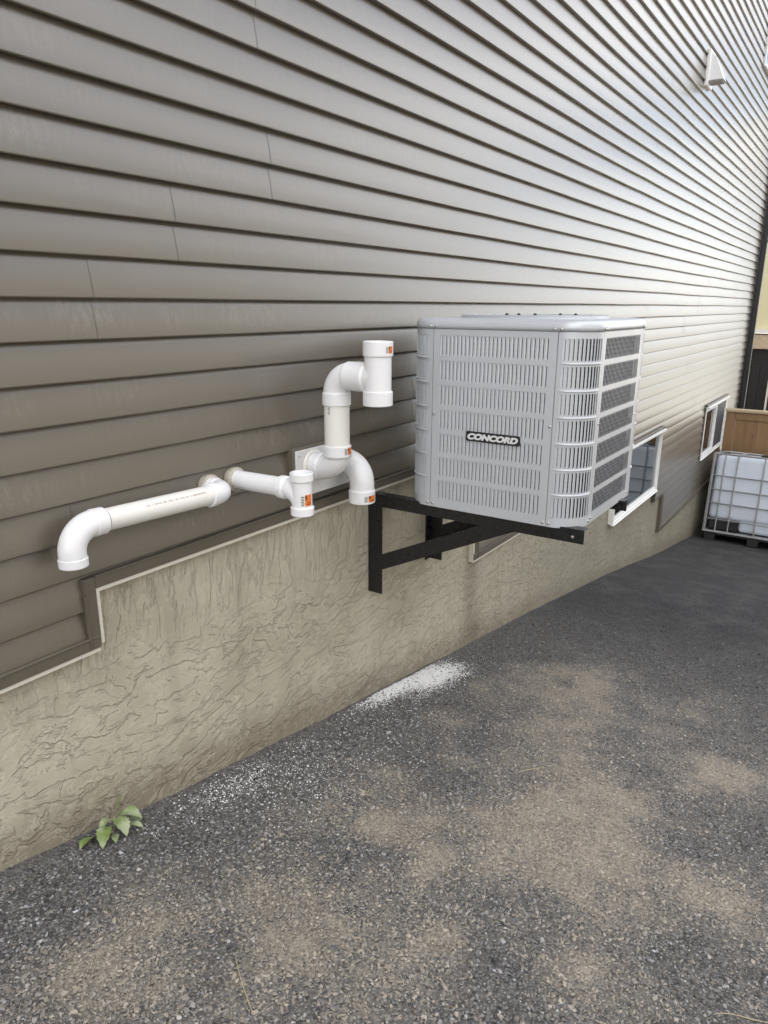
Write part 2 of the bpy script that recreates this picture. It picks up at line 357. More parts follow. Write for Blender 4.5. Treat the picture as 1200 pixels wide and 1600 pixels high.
def dustm(x, y):
    wx = x+.30*(fbm(x*2.6, y*2.6, 3)-.5); wy = y+.30*(fbm(x*2.6, y*2.6, 9)-.5)
    m = np.zeros_like(x)
    for a, b, rx, ry, wt in DUST: m = np.maximum(m, wt*np.exp(-(((wx-a)/rx)**2+((wy-b)/ry)**2)*.9))
    m = m*1.05+.20+1.3*(fbm(x*2.1, y*2.1, 21)-.5)+1.1*(fbm(x*7, y*7, 31)-.5)
    m -= .9*np.clip((x-3.0-.5*(fbm(x*2, y*2, 41)-.5))/1.6, 0, 1.)
    m -= .45*np.exp(-((y+.08)/.20)**2)
    return np.clip(m, 0, 1)
def powm(x, y):
    m = np.zeros_like(x)
    for a, b, rx, ry, wt in [(2.56, -.03, .22, .05, 1.5), (2.80, -.08, .20, .085, 1.9), (2.90, -.12, .10, .06, 1.0), (1.46, -.10, .16, .05, .10)]:
        m = np.maximum(m, wt*np.exp(-(((x-a)/rx)**2+((y-b)/ry)**2)))
    return m
def gz(x, y):
    b = np.interp(x, GX, GZ)
    near = np.clip((14-np.abs(x))/4, 0, 1)
    return b+near*(.030*(fbm(x*1.3, y*1.3, 5)-.5)+.012*(fbm(x*6, y*6, 6, 3)-.5))+.02*np.exp(-((y)/.05)**2)*0+powm(x, y)*.008
xs = np.concatenate([-np.geomspace(60, .3, 22), np.arange(-.2, 5.5, .022), np.geomspace(5.55, 16, 60), np.geomspace(18, 300, 14)])
ys = np.concatenate([-np.geomspace(300, 3.6, 26), np.arange(-3.5, .30, .022), np.geomspace(.5, 300, 14)])
Xg, Yg = np.meshgrid(xs, ys, indexing='ij'); nx, ny = Xg.shape
Zg = gz(Xg, Yg)
vv = np.stack([Xg, Yg, Zg+ZO], -1).reshape(-1, 3)
ii = np.arange(nx*ny).reshape(nx, ny)
ff = np.stack([ii[:-1, :-1], ii[1:, :-1], ii[1:, 1:], ii[:-1, 1:]], -1).reshape(-1, 4)
def fastmesh(name, V, F, mat, smooth=True, parent=None):
    me = bpy.data.meshes.new(name); k_ = F.shape[1]
    me.vertices.add(len(V)); me.vertices.foreach_set('co', V.astype(np.float32).ravel())
    me.loops.add(F.size); me.loops.foreach_set('vertex_index', F.astype(np.int32).ravel())
    me.polygons.add(len(F)); me.polygons.foreach_set('loop_start', np.arange(0, F.size, k_, dtype=np.int32)); me.polygons.foreach_set('loop_total', np.full(len(F), k_, np.int32))
    me.polygons.foreach_set('use_smooth', np.full(len(F), smooth)); me.update(calc_edges=True)
    me.materials.append(mat); ob = bpy.data.objects.new(name, me); C.objects.link(ob); ob.parent = parent; return ob
gnd = fastmesh('ground', vv, ff, M_GROUND); tagp(gnd, kind='structure')
for nm, fn_ in (('dust', dustm), ('powder', powm)):
    a = gnd.data.attributes.new(nm, 'FLOAT', 'POINT'); a.data.foreach_set('value', fn_(Xg, Yg).astype(np.float32).ravel())

# loose chips scattered over the near ground, one mesh
def chips(name, n, sampler, size, tones, mat, label, cat, dirt=None):
    X, Y, sc = sampler(n); n = len(X)
    Zc = gz(X, Y)
    base = np.array([(1, 0, 0), (.3, .9, .1), (-.8, .5, 0), (-.7, -.6, .1), (.4, -.9, 0), (.1, .1, .75), (-.1, 0, -.6)])
    B = base[None]+rng.normal(0, .18, (n, 7, 3))
    asp = np.stack([rng.uniform(.7, 1.3, n), rng.uniform(.45, 1., n), rng.uniform(.35, .85, n)], -1)[:, None, :]
    B = B*asp*(sc*size)[:, None, None] if np.ndim(sc) else B*asp*size
    th = rng.uniform(0, 6.28, n); ct, stt = np.cos(th)[:, None], np.sin(th)[:, None]
    tl = rng.normal(0, .35, n); c2, s2 = np.cos(tl)[:, None], np.sin(tl)[:, None]
    x_, z_ = B[..., 0]*c2-B[..., 2]*s2, B[..., 0]*s2+B[..., 2]*c2
    V = np.stack([x_*ct-B[..., 1]*stt+X[:, None], x_*stt+B[..., 1]*ct+Y[:, None], z_+Zc[:, None]+ZO+(sc*size*.18)[:, None]], -1).reshape(-1, 3)
    F = []
    for a in range(5): F += [(a, (a+1) % 5, 5), ((a+1) % 5, a, 6)]
    F = (np.array(F)[None]+(np.arange(n)*7)[:, None, None]).reshape(-1, 3)
    ob = fastmesh(name, V, F, mat, False)
    col = tones(n, X, Y); cc = np.repeat(np.concatenate([col, np.ones((n, 1))], 1)[:, None], 7, 1).reshape(-1, 4)
    a = ob.data.attributes.new('tone', 'FLOAT_COLOR', 'POINT'); a.data.foreach_set('color', cc.astype(np.float32).ravel())
    return tagp(ob, label, cat, kind='stuff')
def samp(n):
    # denser close to the camera, thinned where dust has filled in
    X = .35+rng.uniform(0, 1, n)**1.75*6.4; Y = -rng.uniform(0.004, 1, n)**.95*2.7
    ang = np.arctan2(Y+1.66, X)
    keep = (ang > math.radians(-4-6)) & (rng.uniform(0, 1, n) < (1-.30*np.clip(dustm(X, Y)*1.3, 0, 1))*(powm(X, Y) < rng.uniform(.7, 2.2, n))*np.clip((6.6-X)/3.6, 0, 1))
    X, Y = X[keep], Y[keep]
    return X, Y, np.clip(rng.lognormal(0, .42, len(X)), .4, 2.6)
def tones(n, X, Y):
    b = .034+.30*rng.uniform(0, 1, n)**2.6
    lt = rng.uniform(0, 1, n) < .035; b = np.where(lt, rng.uniform(.3, .55, n), b)
    d = np.clip(dustm(X, Y)*1.2+rng.normal(.03, .2, n), 0, .8)[:, None]
    c = b[:, None]*np.array([[1, 1.0, 1.04]])
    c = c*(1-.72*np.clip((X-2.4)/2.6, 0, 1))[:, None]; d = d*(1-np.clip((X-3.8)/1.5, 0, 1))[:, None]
    return c*(1-d)+d*np.array([[.41, .355, .285]])*rng.uniform(.6, 1.2, (n, 1))
chips('loose_gravel', 300000, samp, .0031, tones, M_CHIP, 'black and grey asphalt chips lying loose over the driveway', 'gravel')
def sampw(n):
    a = [(2.54, -.03, .24, .035, .30), (2.80, -.08, .20, .07, .50), (2.92, -.12, .12, .06, .05), (1.43, -.09, .22, .06, .045), (1.62, -.22, .28, .16, .05), (2.2, -.2, .5, .15, .03)]
    X = []; Y = []
    for x0, y0, sx, sy, wt in a:
        m = int(n*wt); X.append(rng.normal(x0, sx*.6, m)); Y.append(rng.normal(y0, sy*.75, m))
    X = np.concatenate(X); Y = np.concatenate(Y); k_ = Y < .012; X, Y = X[k_], Y[k_]
    return X, Y, rng.uniform(.5, 1.5, len(X))
chips('white_granules', 14000, sampw, .0026, lambda n, X, Y: np.full((n, 3), .78)*rng.uniform(.8, 1.05, (n, 1)), M_POWD, 'white granules spilled along the foot of the parged wall', 'granules')
def gzz(x, y): return float(gz(np.array([x]), np.array([y]))[0])

# ------------------------------------------------------------------ house
house = thing('house', 'two storey house side clad in dark taupe lap siding over grey parged foundation', 'house', (0, 0, -2.2))
XE = 12.30; XS = -7.0; ZT = 5.6
W1 = (5.95, 7.42, -1.80, -1.19); W2 = (9.62, 11.07, -1.87, -1.22); W3 = (10.50, 11.75, 2.75, 4.1)
def bottom(x):
    if x < 1.065: return -.913+.012
    if x < 3.357: return -.742+.012
    if x < 5.95: return -1.345+.012
    if x < 7.42: return -1.19
    if x < 7.79: return -1.92
    return -2.335
brk = [XS, 1.065, 3.357, 5.95, 7.42, 7.79, 9.62, 11.07, 10.50, 11.75, XE]
def voids(x, z0, z1):
    iv = [(max(z0, bottom(x)), z1)]
    for a, b, c, d in (W1, W2, W3):
        if a <= x <= b:
            o = []
            for p0, p1 in iv:
                if p1 <= c or p0 >= d: o.append((p0, p1)); continue
                if p0 < c: o.append((p0, c))
                if p1 > d: o.append((d, p1))
            iv = o
    return [i for i in iv if i[1]-i[0] > .002]
JOINT = {0: [.945, 4.6], -1: [], -2: []}
def joints(pair):
    fixed = {0: [1.155, 4.9, 8.5], 1: [1.435, 5.2, 8.9], -1: [.705, 4.2, 7.9], -2: [2.7, 6.3, 9.9], -3: [1.03, 4.7, 8.3], 2: [1.83, 5.5, 9.1]}
    if pair in fixed: return fixed[pair]
    r = random.Random(pair+50); s = r.uniform(-1.5, 2.1); return [s+3.66*k_ for k_ in range(2)]
mb = MB()
rs = random.Random(3)
kmin = int(math.floor((-2.4-Z0)/SP)); kmax = int((ZT-Z0)/SP)
for k_ in range(kmin, kmax+1):
    z0 = Z0+k_*SP; z1 = z0+SP
    pair = math.floor((k_+1)/2)                    # courses (2p-1, 2p) share a panel
    J = [j for j in joints(pair) if XS < j < XE]
    pts = set(brk+J); x_ = XS
    while x_ < XE: pts.add(round(x_, 4)); x_ += (.5 if x_ < -.5 else .16)
    pts = sorted(pts)
    lip = .0 if (k_ % 2) else .0
    def wav(x):
        a = min(1, max(0, (x-1.0)/5))
        return (-.0035*a*float(fbm(np.array([x*1.1]), np.array([k_*.33]), 11, 3)[0]*2-1*0) , (.0050*a+.001)*float(fbm(np.array([x*.75]), np.array([k_*.15]), 17, 3)[0]-.5)*2)
    for a, b in zip(pts[:-1], pts[1:]):
        if b-a < 1e-4: continue
        mid = (a+b)/2; seg = sum(1 for j in J if j < mid)
        off = -.0009*(seg % 2)
        wa, wb = wav(a), wav(b)
        for p0, p1 in voids(mid, z0, z1):
            def Y(z, w_): return .0175*((z-z0)/SP)**1.4+.0015*max(0, min(1, ((z-z0)/SP-.88)/.10))+off+w_
            # face with a soft rolled lip at the butt
            zs = [p0]
            if p0 == z0: zs += [z0+.0018, z0+.005]
            zs += [p0+(p1-p0)*.3, p0+(p1-p0)*.5, p0+(p1-p0)*.7, p0+(p1-p0)*.80, p0+(p1-p0)*.88, p0+(p1-p0)*.975, p1 if p1 < z1-1e-6 else z1+.007]
            def prof(w_):
                o = []
                for z in zs:
                    yy = Y(z, w_[0])
                    if p0 == z0 and z == p0: yy += .0022
                    o.append((yy, z+w_[1]))
                return o
            pa, pb = prof(wa), prof(wb)
            if p0 == z0:
                pa = [(.028, z0+.0045+wa[1])]+pa; pb = [(.028, z0+.0045+wb[1])]+pb
            n_ = len(pa); vs = [(a, q_[0], q_[1]) for q_ in pa]+[(b, q_[0], q_[1]) for q_ in pb]
            mb.add(vs, [(i, n_+i, n_+i+1, i+1) for i in range(n_-1)], 0, True)
            # lap edge of the overlapping panel
            if off < 0 and any(abs(a-j) < 1e-4 for j in J):
                mb.add([(a, Y(p0, 0), p0), (a, Y(p1, 0), p1), (a, Y(p1, 0)+.003, p1), (a, Y(p0, 0)+.003, p0)], [(0, 1, 2, 3)])
            if off < 0 and any(abs(b-j) < 1e-4 for j in J):
                mb.add([(b, Y(p0, 0), p0), (b, Y(p1, 0), p1), (b, Y(p1, 0)+.003, p1), (b, Y(p0, 0)+.003, p0)], [(3, 2, 1, 0)])
mb.build('siding', M_SIDE, house)
# sheathing behind + rear mass of the house
mb = MB()
def holes(xa, xb, za, zb, y, opens):
    xs_ = sorted({xa, xb, *[o[i] for o in opens for i in (0, 1) if xa < o[i] < xb]})
    for a, b in zip(xs_[:-1], xs_[1:]):
        mid = (a+b)/2; iv = [(za, zb)]
        for o in opens:
            if o[0] <= mid <= o[1]:
                nv = []
                for p0, p1 in iv:
                    if p1 <= o[2] or p0 >= o[3]: nv.append((p0, p1)); continue
                    if p0 < o[2]: nv.append((p0, o[2]))
                    if p1 > o[3]: nv.append((o[3], p1))
                iv = nv
        for p0, p1 in iv: mb.add([(a, y, p0), (b, y, p0), (b, y, p1), (a, y, p1)], [(0, 1, 2, 3)])
holes(XS, XE, -.75, ZT, .048, (W1, W2, W3)); mb.build('sheathing', M_ROOM, house)
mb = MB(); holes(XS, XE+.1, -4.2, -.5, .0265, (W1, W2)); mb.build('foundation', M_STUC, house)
mb = MB(); mb.box(XS, XE, 8.9, 9.0, -4.2, ZT); mb.box(XS-.1, XS, .04, 9.0, -4.2, ZT); mb.box(XE-.1, XE, .05, 8.9, -4.2, ZT); mb.build('outer_wall', M_YEL if False else M_ROOM, house)
mb = MB(); mb.add([(XS-.3, -.35, ZT-.02), (XE+.3, -.35, ZT-.02), (XE+.3, 4.5, ZT+2.2), (XS-.3, 4.5, ZT+2.2), (XS-.3, 9.3, ZT), (XE+.3, 9.3, ZT)], [(0, 1, 2, 3), (3, 2, 5, 4)])
mb.box(XS-.3, XE+.3, -.35, .0, ZT-.16, ZT-.03); mb.build('roof', M_ROOF, house)
# trim along the siding's stepped lower edge
tr_ = MB(); cr_ = MB()
TW = .032; CW = .012
def horiz(a, b, z, zc=None):      # z = lower edge of flashing
    cr_.box(a, b, -.004, .026, z, z+CW); tr_.box(a, b, -.008, .026, z+CW, z+CW+TW)
    tr_.box(a, b, -.011, .0, z+CW+TW, z+CW+TW+.004)
def vertl(x, z0, z1, side):       # side=-1: siding lies toward -x
    s_ = side
    xa, xb2 = sorted((x, x+s_*CW)); cr_.box(xa, xb2, -.004, .026, z0, z1)
    xa, xb2 = sorted((x+s_*CW, x+s_*(CW+TW))); tr_.box(xa, xb2, -.0082, .026, z0, z1)
    xa, xb2 = sorted((x+s_*(CW+TW), x+s_*(CW+TW+.004))); tr_.box(xa, xb2, -.0112, .0, z0, z1)
horiz(XS, 1.072-CW, -.925); vertl(1.075, -.905, -.7535, -1); horiz(1.0635, 3.352, -.753); tr_.box(1.031, 1.063, -.0083, .026, -.753, -.709)
cr_.build('flashing', M_CREAM, house); cr_ = MB()
vertl(3.345, -1.3445, -.7535, 1); cr_.build('flashing', M_CREAM, house); cr_ = MB(); horiz(3.3455, 5.92, -1.357)
cr_, far_cream = MB(), cr_
horiz(7.44, 7.80, -1.932); vertl(7.775, -2.3345, -1.9325, 1); horiz(7.7755, XE, -2.347)
far_, cr_ = cr_, far_cream
bevel(tr_.build('edge_trim', M_TRIM, house), .0008, 1); cr_.build('flashing', M_CREAM, house); far_.build('lower_flashing', M_TRIM, house)
# corner post
mb = MB(); mb.box(XE-.075, XE+.012, -.014, .03, -2.35, ZT); mb.box(XE+.012, XE+.03, -.014, .10, -2.35, ZT); bevel(mb.build('corner_post', simple('dark_trim', (.035, .033, .033), .4), house), .003)
def window(o, name='window', drip=True, slider=True, pale=None):
    a, b, c, d = o; fw = .030 if slider else .021
    fr_ = MB()
    fr_.box(a, b, -.020, .09, c, c+fw, bev=.003); fr_.box(a, b, -.018, .09, d-fw, d, bev=.003)
    fr_.box(a, a+fw, -.019, .09, c+fw, d-fw, bev=.003); fr_.box(b-fw, b, -.019, .09, c+fw, d-fw, bev=.003)
    fr_.box(a-.006, b+.006, -.030, .0, c-.008, c+.002, bev=.002)
    wo = fr_.build('window', M_WFRAME, house)
    if drip:
        mb = MB(); mb.box(a-.02, b+.02, -.048, .0, d+.002, d+.024, bev=.003); mb.build('drip_cap', M_WFRAME, wo); mb = MB(); mb.box(a-.03, b+.03, -.030, .0, d+.026, d+.050, bev=.003); mb.build('head_channel', M_TRIM, wo)
    mb = MB()
    if slider:
        m_ = (a+b)/2; mb.box(m_-.022, m_+.022, -.018, .05, c+fw, d-fw, bev=.002)
        mb.box(a+fw, m_-.022, -.012, .03, c+fw, c+fw+.022, bev=.002); mb.box(a+fw, m_-.022, -.012, .03, d-fw-.022, d-fw, bev=.002)
    else:
        mb.box(a+fw, b-fw, -.006, .05, c+fw, c+fw+.02, bev=.002); mb.box(b-fw-.02, b-fw, -.006, .05, c+fw+.02, d-fw, bev=.002)
    mb.build('sash', M_WFRAME, wo)
    mb = MB(); mb.box(a+fw, b-fw, .010, .014, c+fw, d-fw); mb.build('pane', M_GLASS, wo)
    mb = MB()
    n_ = 90; vs = []
    for i in range(n_+1):
        xx = a+(b-a)*i/n_; yy = .13+.018*math.sin(i*.9)+.01*math.sin(i*2.3)
        vs += [(xx, yy, c), (xx, yy, d)]
    mb.add(vs, [(2*i, 2*i+2, 2*i+3, 2*i+1) for i in range(n_)], 0, True); mb.build('curtain', M_CURT, wo)
    if slider:
        mb = MB(); mb.box((a+b)/2+.022, b-fw, -.004, .0, c+fw, d-fw); mb.build('insect_screen', M_SCREEN, wo)
    return wo
w1 = window(W1, slider=False); w1['label'] = 'wide white framed basement window with one fixed pane low in the wall beside the condenser'
w2 = window(W2); w2['label'] = 'white framed sliding basement window with dark screen next to the wood fence'
w3 = window(W3); w3['label'] = 'upper window at the right edge'
# siding return (J channel) round the low window
mb = MB()
for a, b, c, d in (W1, W2):
    mb = MB(); mb.box(a-.022, a-.002, -.012, .02, max(c, -1.35 if a < 6 else -9), d+.02); mb.build('window_channel', M_TRIM, house); mb = MB(); mb.box(b+.002, b+.022, -.0121, .02, max(c, -1.93 if a < 6 else -9), d+.02)
    if a < 6: mb.box(7.424, 7.444, -.0119, .02, -1.932, -1.80)
    mb.build('window_channel', M_TRIM, house)

# ------------------------------------------------------------------ neighbouring house across the side yard (unseen, added for bounce light on this wall)
nb_ = thing('unseen_neighbour_house', 'pale sided house across the side yard, unseen and added to bounce light onto the taupe wall', 'house', (2, -8.2, -2.4))
mb = MB(); NY = -7.6
holes(-9, 13.5, -3.6, 3.9, NY, [(1.2, 2.4, -.2, 1.2), (6.0, 7.4, -.4, 1.2), (9.5, 10.5, -.2, 1.2)])
mb.box(-9, 13.5, NY-9, NY-8.9, -3.6, 3.9); mb.box(-9, -8.9, NY-8.9, NY-.01, -3.6, 3.9); mb.box(13.4, 13.5, NY-8.9, NY-.01, -3.6, 3.9)
mb.build('wall', simple('cream_siding', (.34, .33, .31), .55, var=.05), nb_)
mb = MB(); mb.add([(-9.4, NY+.4, 3.8), (13.9, NY+.4, 3.8), (13.9, NY-4.5, 5.6), (-9.4, NY-4.5, 5.6), (-9.4, NY-9.4, 3.8), (13.9, NY-9.4, 3.8)], [(0, 1, 2, 3), (3, 2, 5, 4)]); mb.build('roof', M_ROOF, nb_)
for a, b, c, d in [(1.2, 2.4, -.2, 1.2), (6.0, 7.4, -.4, 1.2), (9.5, 10.5, -.2, 1.2)]:
    mb = MB(); mb.box(a-.06, a, NY-.05, NY+.03, c-.06, d+.06); mb.box(b, b+.06, NY-.05, NY+.03, c-.06, d+.06); mb.box(a, b, NY-.05, NY+.03, c-.06, c); mb.box(a, b, NY-.05, NY+.03, d, d+.06)
    wo = mb.build('window', M_WFRAME, nb_); mb = MB(); mb.box(a, b, NY-.03, NY-.02, c, d); mb.build('pane', M_DARK, wo)

# ------------------------------------------------------------------ downspout and vents
ds = thing('downspout', 'black square downspout running down the far corner of the house', 'downspout', (XE-.0, -.07, -3.1))
mb = MB(); mb.box(XE-.045, XE+.03, -.085, -.020, -.93, ZT, bev=.006); mb.box(XE-.048, XE+.033, -.088, -.018, -3.1, -.90, bev=.006)
mb.build('pipe', M_DARK, ds)
for zz in (-.95, .9, 2.6, -2.2):
    mb = MB(); mb.box(XE-.052, XE+.037, -.092, -.012, zz, zz+.03, bev=.003); mb.build('strap', M_DARK, ds)
# wall vent hood
hd = thing('vent_hood', 'white plastic dryer vent hood high on the siding', 'vent hood', (7.62, 0, 1.93))
HX0, HX1, HZ0, HZ1 = 7.60, 7.76, 1.93, 2.17
mb = MB(); mb.box(HX0-.02, HX1+.02, -.022, .01, HZ0-.03, HZ1+.02, bev=.004); mb.build('flange', M_PVC, hd)
mb = MB()
n_ = 10; pf = [(-.022-.122*(i/n_)**.72, HZ1-(HZ1-HZ0-.01)*(i/n_)) for i in range(n_+1)]
vs = [];
for X_ in (HX0, HX1):
    vs += [(X_, y_, z_) for y_, z_ in pf]+[(X_, -.022, HZ0+.01)]
m_ = n_+2
mb.add(vs, [tuple(range(m_)), tuple(range(2*m_-1, m_-1, -1))]+[(i, m_+i, m_+i+1, i+1) for i in range(n_)], 0, False)
o = mb.build('cowl', M_PVC, hd)
mb = MB(); mb.box(HX0+.008, HX1-.008, -.136, -.024, HZ0-.0, HZ0+.008); mb.build('damper_flap', simple('grey_damper', (.42, .41, .37), .5), hd)

# ------------------------------------------------------------------ pvc piping
def sock(mb, p, d, L, r, ri, m=0, lip=.0015):    # socket whose mouth is at p, pointing along d, length L back
    mb.lathe(p, d, [(-L, ri*.98), (-L, r-.002), (-L+.002, r), (-.002, r), (0, r-.002), (0, ri), (-L*.9, ri*.97), (-L*.9, 0)], 48, m)
def sticker(parent, c, axis, r, ang, z0, z1, a0, a1, flip=False):
    # a printed label wrapped on a vertical socket: white part with tiny print, orange part
    c = Vector(c)
    def patch(mb, t0, t1, h0, h1, m, rr_):
        n__ = 8; vs = []
        for i in range(n__+1):
            th = t0+(t1-t0)*i/n__
            for hh_ in (h0, h1): vs.append((c.x+math.cos(th)*rr_, c.y+math.sin(th)*rr_, hh_))
        mb.add(vs, [(2*i, 2*i+2, 2*i+3, 2*i+1) for i in range(n__)], m, True)
    mb = MB(); am = a0+(a1-a0)*.36
    patch(mb, a0, am, z0, z1, 0, r+.0006); patch(mb, am, a1, z0, z1, 1, r+.0006)
    H = z1-z0
    for k_ in range(6):
        patch(mb, a0+(am-a0)*.12, am-(am-a0)*.15*(1+(k_ % 2)), z1-H*(.12+.15*k_), z1-H*(.19+.15*k_), 2, r+.0009)
    w_ = a1-am
    patch(mb, am+w_*.02, am+w_*.10, z0+H*.5, z1-H*.05, 2, r+.0009); patch(mb, am+w_*.16, am+w_*.28, z0+H*.55, z1-H*.05, 2, r+.0009)
    patch(mb, am+w_*.06, am+w_*.24, z0+H*.68, z0+H*.80, 2, r+.0010)
    for k_ in range(2): patch(mb, am+w_*.2, a1-w_*.1, z0+H*(.14+.16*k_), z0+H*(.19+.16*k_), 2, r+.0009)
    return mb.build('sticker', [M_PAPER, M_ORANGE, M_INK], parent)
def ang_to_cam(x, y): return math.atan2(-1.66-y, 0-x)
R2, S2 = .0302, .0362; R3, S3 = .0445, .0500
V = Vector
# -- long low pipe
XA, YA, ZA = 1.495, -.066, -.552
p1 = thing('vent_pipe', 'long cream pipe running level along the siding to a down turned white elbow', 'pipe', (XA, 0, ZA))
mb = MB(); mb.lathe((XA, .0, -.548), (0, -1, 0), [(-.02, R2), (.04, R2)], 40); mb.build('wall_stub', M_PIPE, p1)
mb = MB()
mb.lathe((XA, 0, -.548), (0, -1, 0), [(-.012, R2+.010), (.008, R2+.010), (.010, R2+.006), (.014, R2)], 40); mb.build('wall_seal', M_GASKET, p1)
mb = MB()
rr1 = .036; c0 = V((XA-rr1, YA+rr1, ZA))
path = arc(c0, (1, 0, 0), (0, -1, 0), rr1, 0, math.pi/2)
mb.tube([V((XA, -.012, ZA))]+path+[V((XA-rr1-.02, YA, ZA))], S2-.002)
sock(mb, (XA, -.010, ZA), (0, 1, 0), .022, S2, R2)
d1 = V((-1, 0, .030)).normalized()
E1 = V((XA-.046, YA, ZA+.001)); sock(mb, E1+d1*.022, d1, .024, S2+.0005, R2)
mb.build('elbow', M_PVC, p1)
PL = .385; PE = E1+d1*PL
mb = MB(); mb.tube([E1, PE], R2, 48); mb.build('pipe', M_PIPE, p1)
mb = MB()
sock(mb, PE+d1*-.004+d1*0, -d1, .034, S2, R2)
re = .066; cA = PE+d1*.026; cc_ = cA+V((0, 0, -re)); 
path = arc(cc_, (0, 0, 1), d1, re, 0, math.pi/2, 18)
end = path[-1]
mb.tube([PE+d1*.01]+path+[end+V((0, 0, -.02))], [S2-.002]*(len(path)+2), 48)
sock(mb, end+V((0, 0, -.034)), (0, 0, -1), .024, S2, R2-.002)
mb.build('elbow', M_PVC, p1)
mb = MB(); mb.lathe(PE-d1*.0055, -d1, [(0, R2+.0008), (.0022, R2+.0006), (.0022, R2)], 40); mb.build('glue_seam', M_INK, p1)
mb = MB(); dA = V((d1.x, 0, d1.z)); up_ = V((0, -.80, .60)); tt = .05
for k_ in range(46):
    tt += random.choice((.0035, .0035, .0035, .009)); c_ = E1+d1*tt+up_*(R2+.0005); 
    if tt > .33: break
    h_ = V((0, .6, .8))*random.uniform(.0016, .003); w__ = d1*random.uniform(.0008, .0020)
    mb.add([c_-h_-w__, c_-h_+w__, c_+h_+w__, c_+h_-w__], [(0, 1, 2, 3)])
mb.build('printed_marks', simple('faded_print', (.50, .42, .36), .5), p1)
# -- second small pipe with tee
XB, YB = 1.605, -.282
p2 = thing('vent_pipe', 'short white pipe standing out from the siding with a small vertical tee', 'pipe', (XB, 0, -.545))
mb = MB(); mb.tube([V((XB, .02, -.5445)), V((XB, YB+.07, -.5405))], R2, 48); mb.build('pipe', M_PVC, p2)
mb = MB(); mb.lathe((XB, 0, -.5445), (0, -1, 0), [(-.012, R2+.010), (.008, R2+.010), (.010, R2+.006), (.014, R2)], 40); mb.build('wall_seal', M_GASKET, p2)
def tee(parent, X_, Yc, ztop, zbot, zbr, R, Sx, L, by, sweep):
    mb = MB(); n__ = 48
    mb.tube([V((X_, Yc, ztop-L*.5)), V((X_, Yc, zbot+L*.5))], R+.0005, n__)
    sock(mb, (X_, Yc, ztop), (0, 0, 1), L, Sx, R); sock(mb, (X_, Yc, zbot), (0, 0, -1), L, Sx, R)
    # swept branch
    rs_ = by-Yc
    path = [V((X_, by, zbr)), V((X_, by-.25*rs_, zbr))]+[V((X_, Yc+(by-Yc)*.75-(.75*rs_)*(math.sin(a)), zbr+sweep*(1-math.cos(a)))) for a in [math.pi/2*i/12 for i in range(1, 13)]]
    mb.tube(path, [R]*len(path), n__)
    sock(mb, (X_, by+.001, zbr), (0, 1, 0), L*.85, Sx, R)
    mb.lathe((X_, by-L*.85-.0, zbr), (0, -1, 0), [(0, Sx), (.008, R+.001)], n__)
    return mb.build('tee', M_PVC, parent)
t2 = tee(p2, XB, YB, -.484, -.616, -.5405, R2, S2, .026, YB+.082, -.055)
ac_ = ang_to_cam(XB, YB)
sticker(t2, (XB, YB, 0), 0, R2+.0005, ac_, -.583, -.548, ac_-.15, ac_+1.05)
# -- big riser
XR, YR = 1.975, -.133
p3 = thing('vent_pipe', 'tall white riser climbing from the wall board to a large open vertical tee', 'pipe', (XR, 0, -.556))
ZB = -.560
mb = MB(); mb.lathe((XR, 0, ZB), (0, -1, 0), [(-.03, R3), (.05, R3)], 40); mb.build('wall_stub', M_PIPE, p3)
mb = MB(); re = .066; c0 = V((XR, YR+re, ZB+re))
path = arc(c0, (0, 0, -1), (0, -1, 0), re, 0, math.pi/2, 16)
mb.tube([V((XR, -.04, ZB))]+path+[V((XR, YR, ZB+re+.01))], R3+.0015, 48)
sock(mb, (XR, -.036, ZB), (0, 1, 0), .030, S3, R3); mb.lathe((XR, -.066, ZB), (0, -1, 0), [(0, S3), (.006, R3+.001)], 48)
sock(mb, (XR, YR, -.474), (0, 0, 1), .040, S3, R3)
mb.lathe((XR, YR, -.514), (0, 0, -1), [(0, S3), (.007, R3+.001)], 48)
e3 = mb.build('elbow', M_PVC, p3)
ac_ = ang_to_cam(XR, YR); sticker(e3, (XR, YR, 0), 0, S3, ac_, -.504, -.480, ac_+.50, ac_+1.35)
mb = MB(); mb.tube([V((XR, YR, -.50)), V((XR, YR, -.30))], R3, 48)
rp = mb.build('pipe', M_PIPE, p3)
mb = MB()      # tiny printed marks running up the riser
for k_ in range(7):
    th = ac_-.62; rr_ = R3+.0005; zz = -.336-.0042*k_
    vs = []
    for a_ in (th-.05*(1+(k_ % 3)), th+.05): 
        for h_ in (zz, zz-.002): vs.append((XR+math.cos(a_)*rr_, YR+math.sin(a_)*rr_, h_))
    mb.add(vs, [(0, 2, 3, 1)])
mb.build('printed_marks', M_INK, rp)
mb = MB(); ZTP = -.232; re = .062
c0 = V((XR, YR-re, ZTP-re)); path = arc(c0, (0, 1, 0), (0, 0, 1), re, 0, math.pi/2, 16)
mb.tube([V((XR, YR, ZTP-re-.012))]+path+[V((XR, YR-re-.02, ZTP))], R3+.0015, 48)
sock(mb, (XR, YR, -.334), (0, 0, -1), .040, S3, R3); mb.lathe((XR, YR, -.294), (0, 0, 1), [(0, S3), (.008, R3+.001)], 48)
mb.lathe((XR, YR-re+.008, ZTP), (0, -1, 0), [(-.008, R3), (0, S3-.001), (.036, S3-.001), (.036, S3-.006)], 48)
mb.build('elbow', M_PVC, p3)
YT = -.306
t3 = tee(p3, XR, YT, -.113, -.322, ZTP, R3, S3, .048, YR-re-.028, .02)
ac_ = ang_to_cam(XR, YT); sticker(t3, (XR, YT, 0), 0, S3, ac_, -.150, -.128, ac_+.52, ac_+1.15)
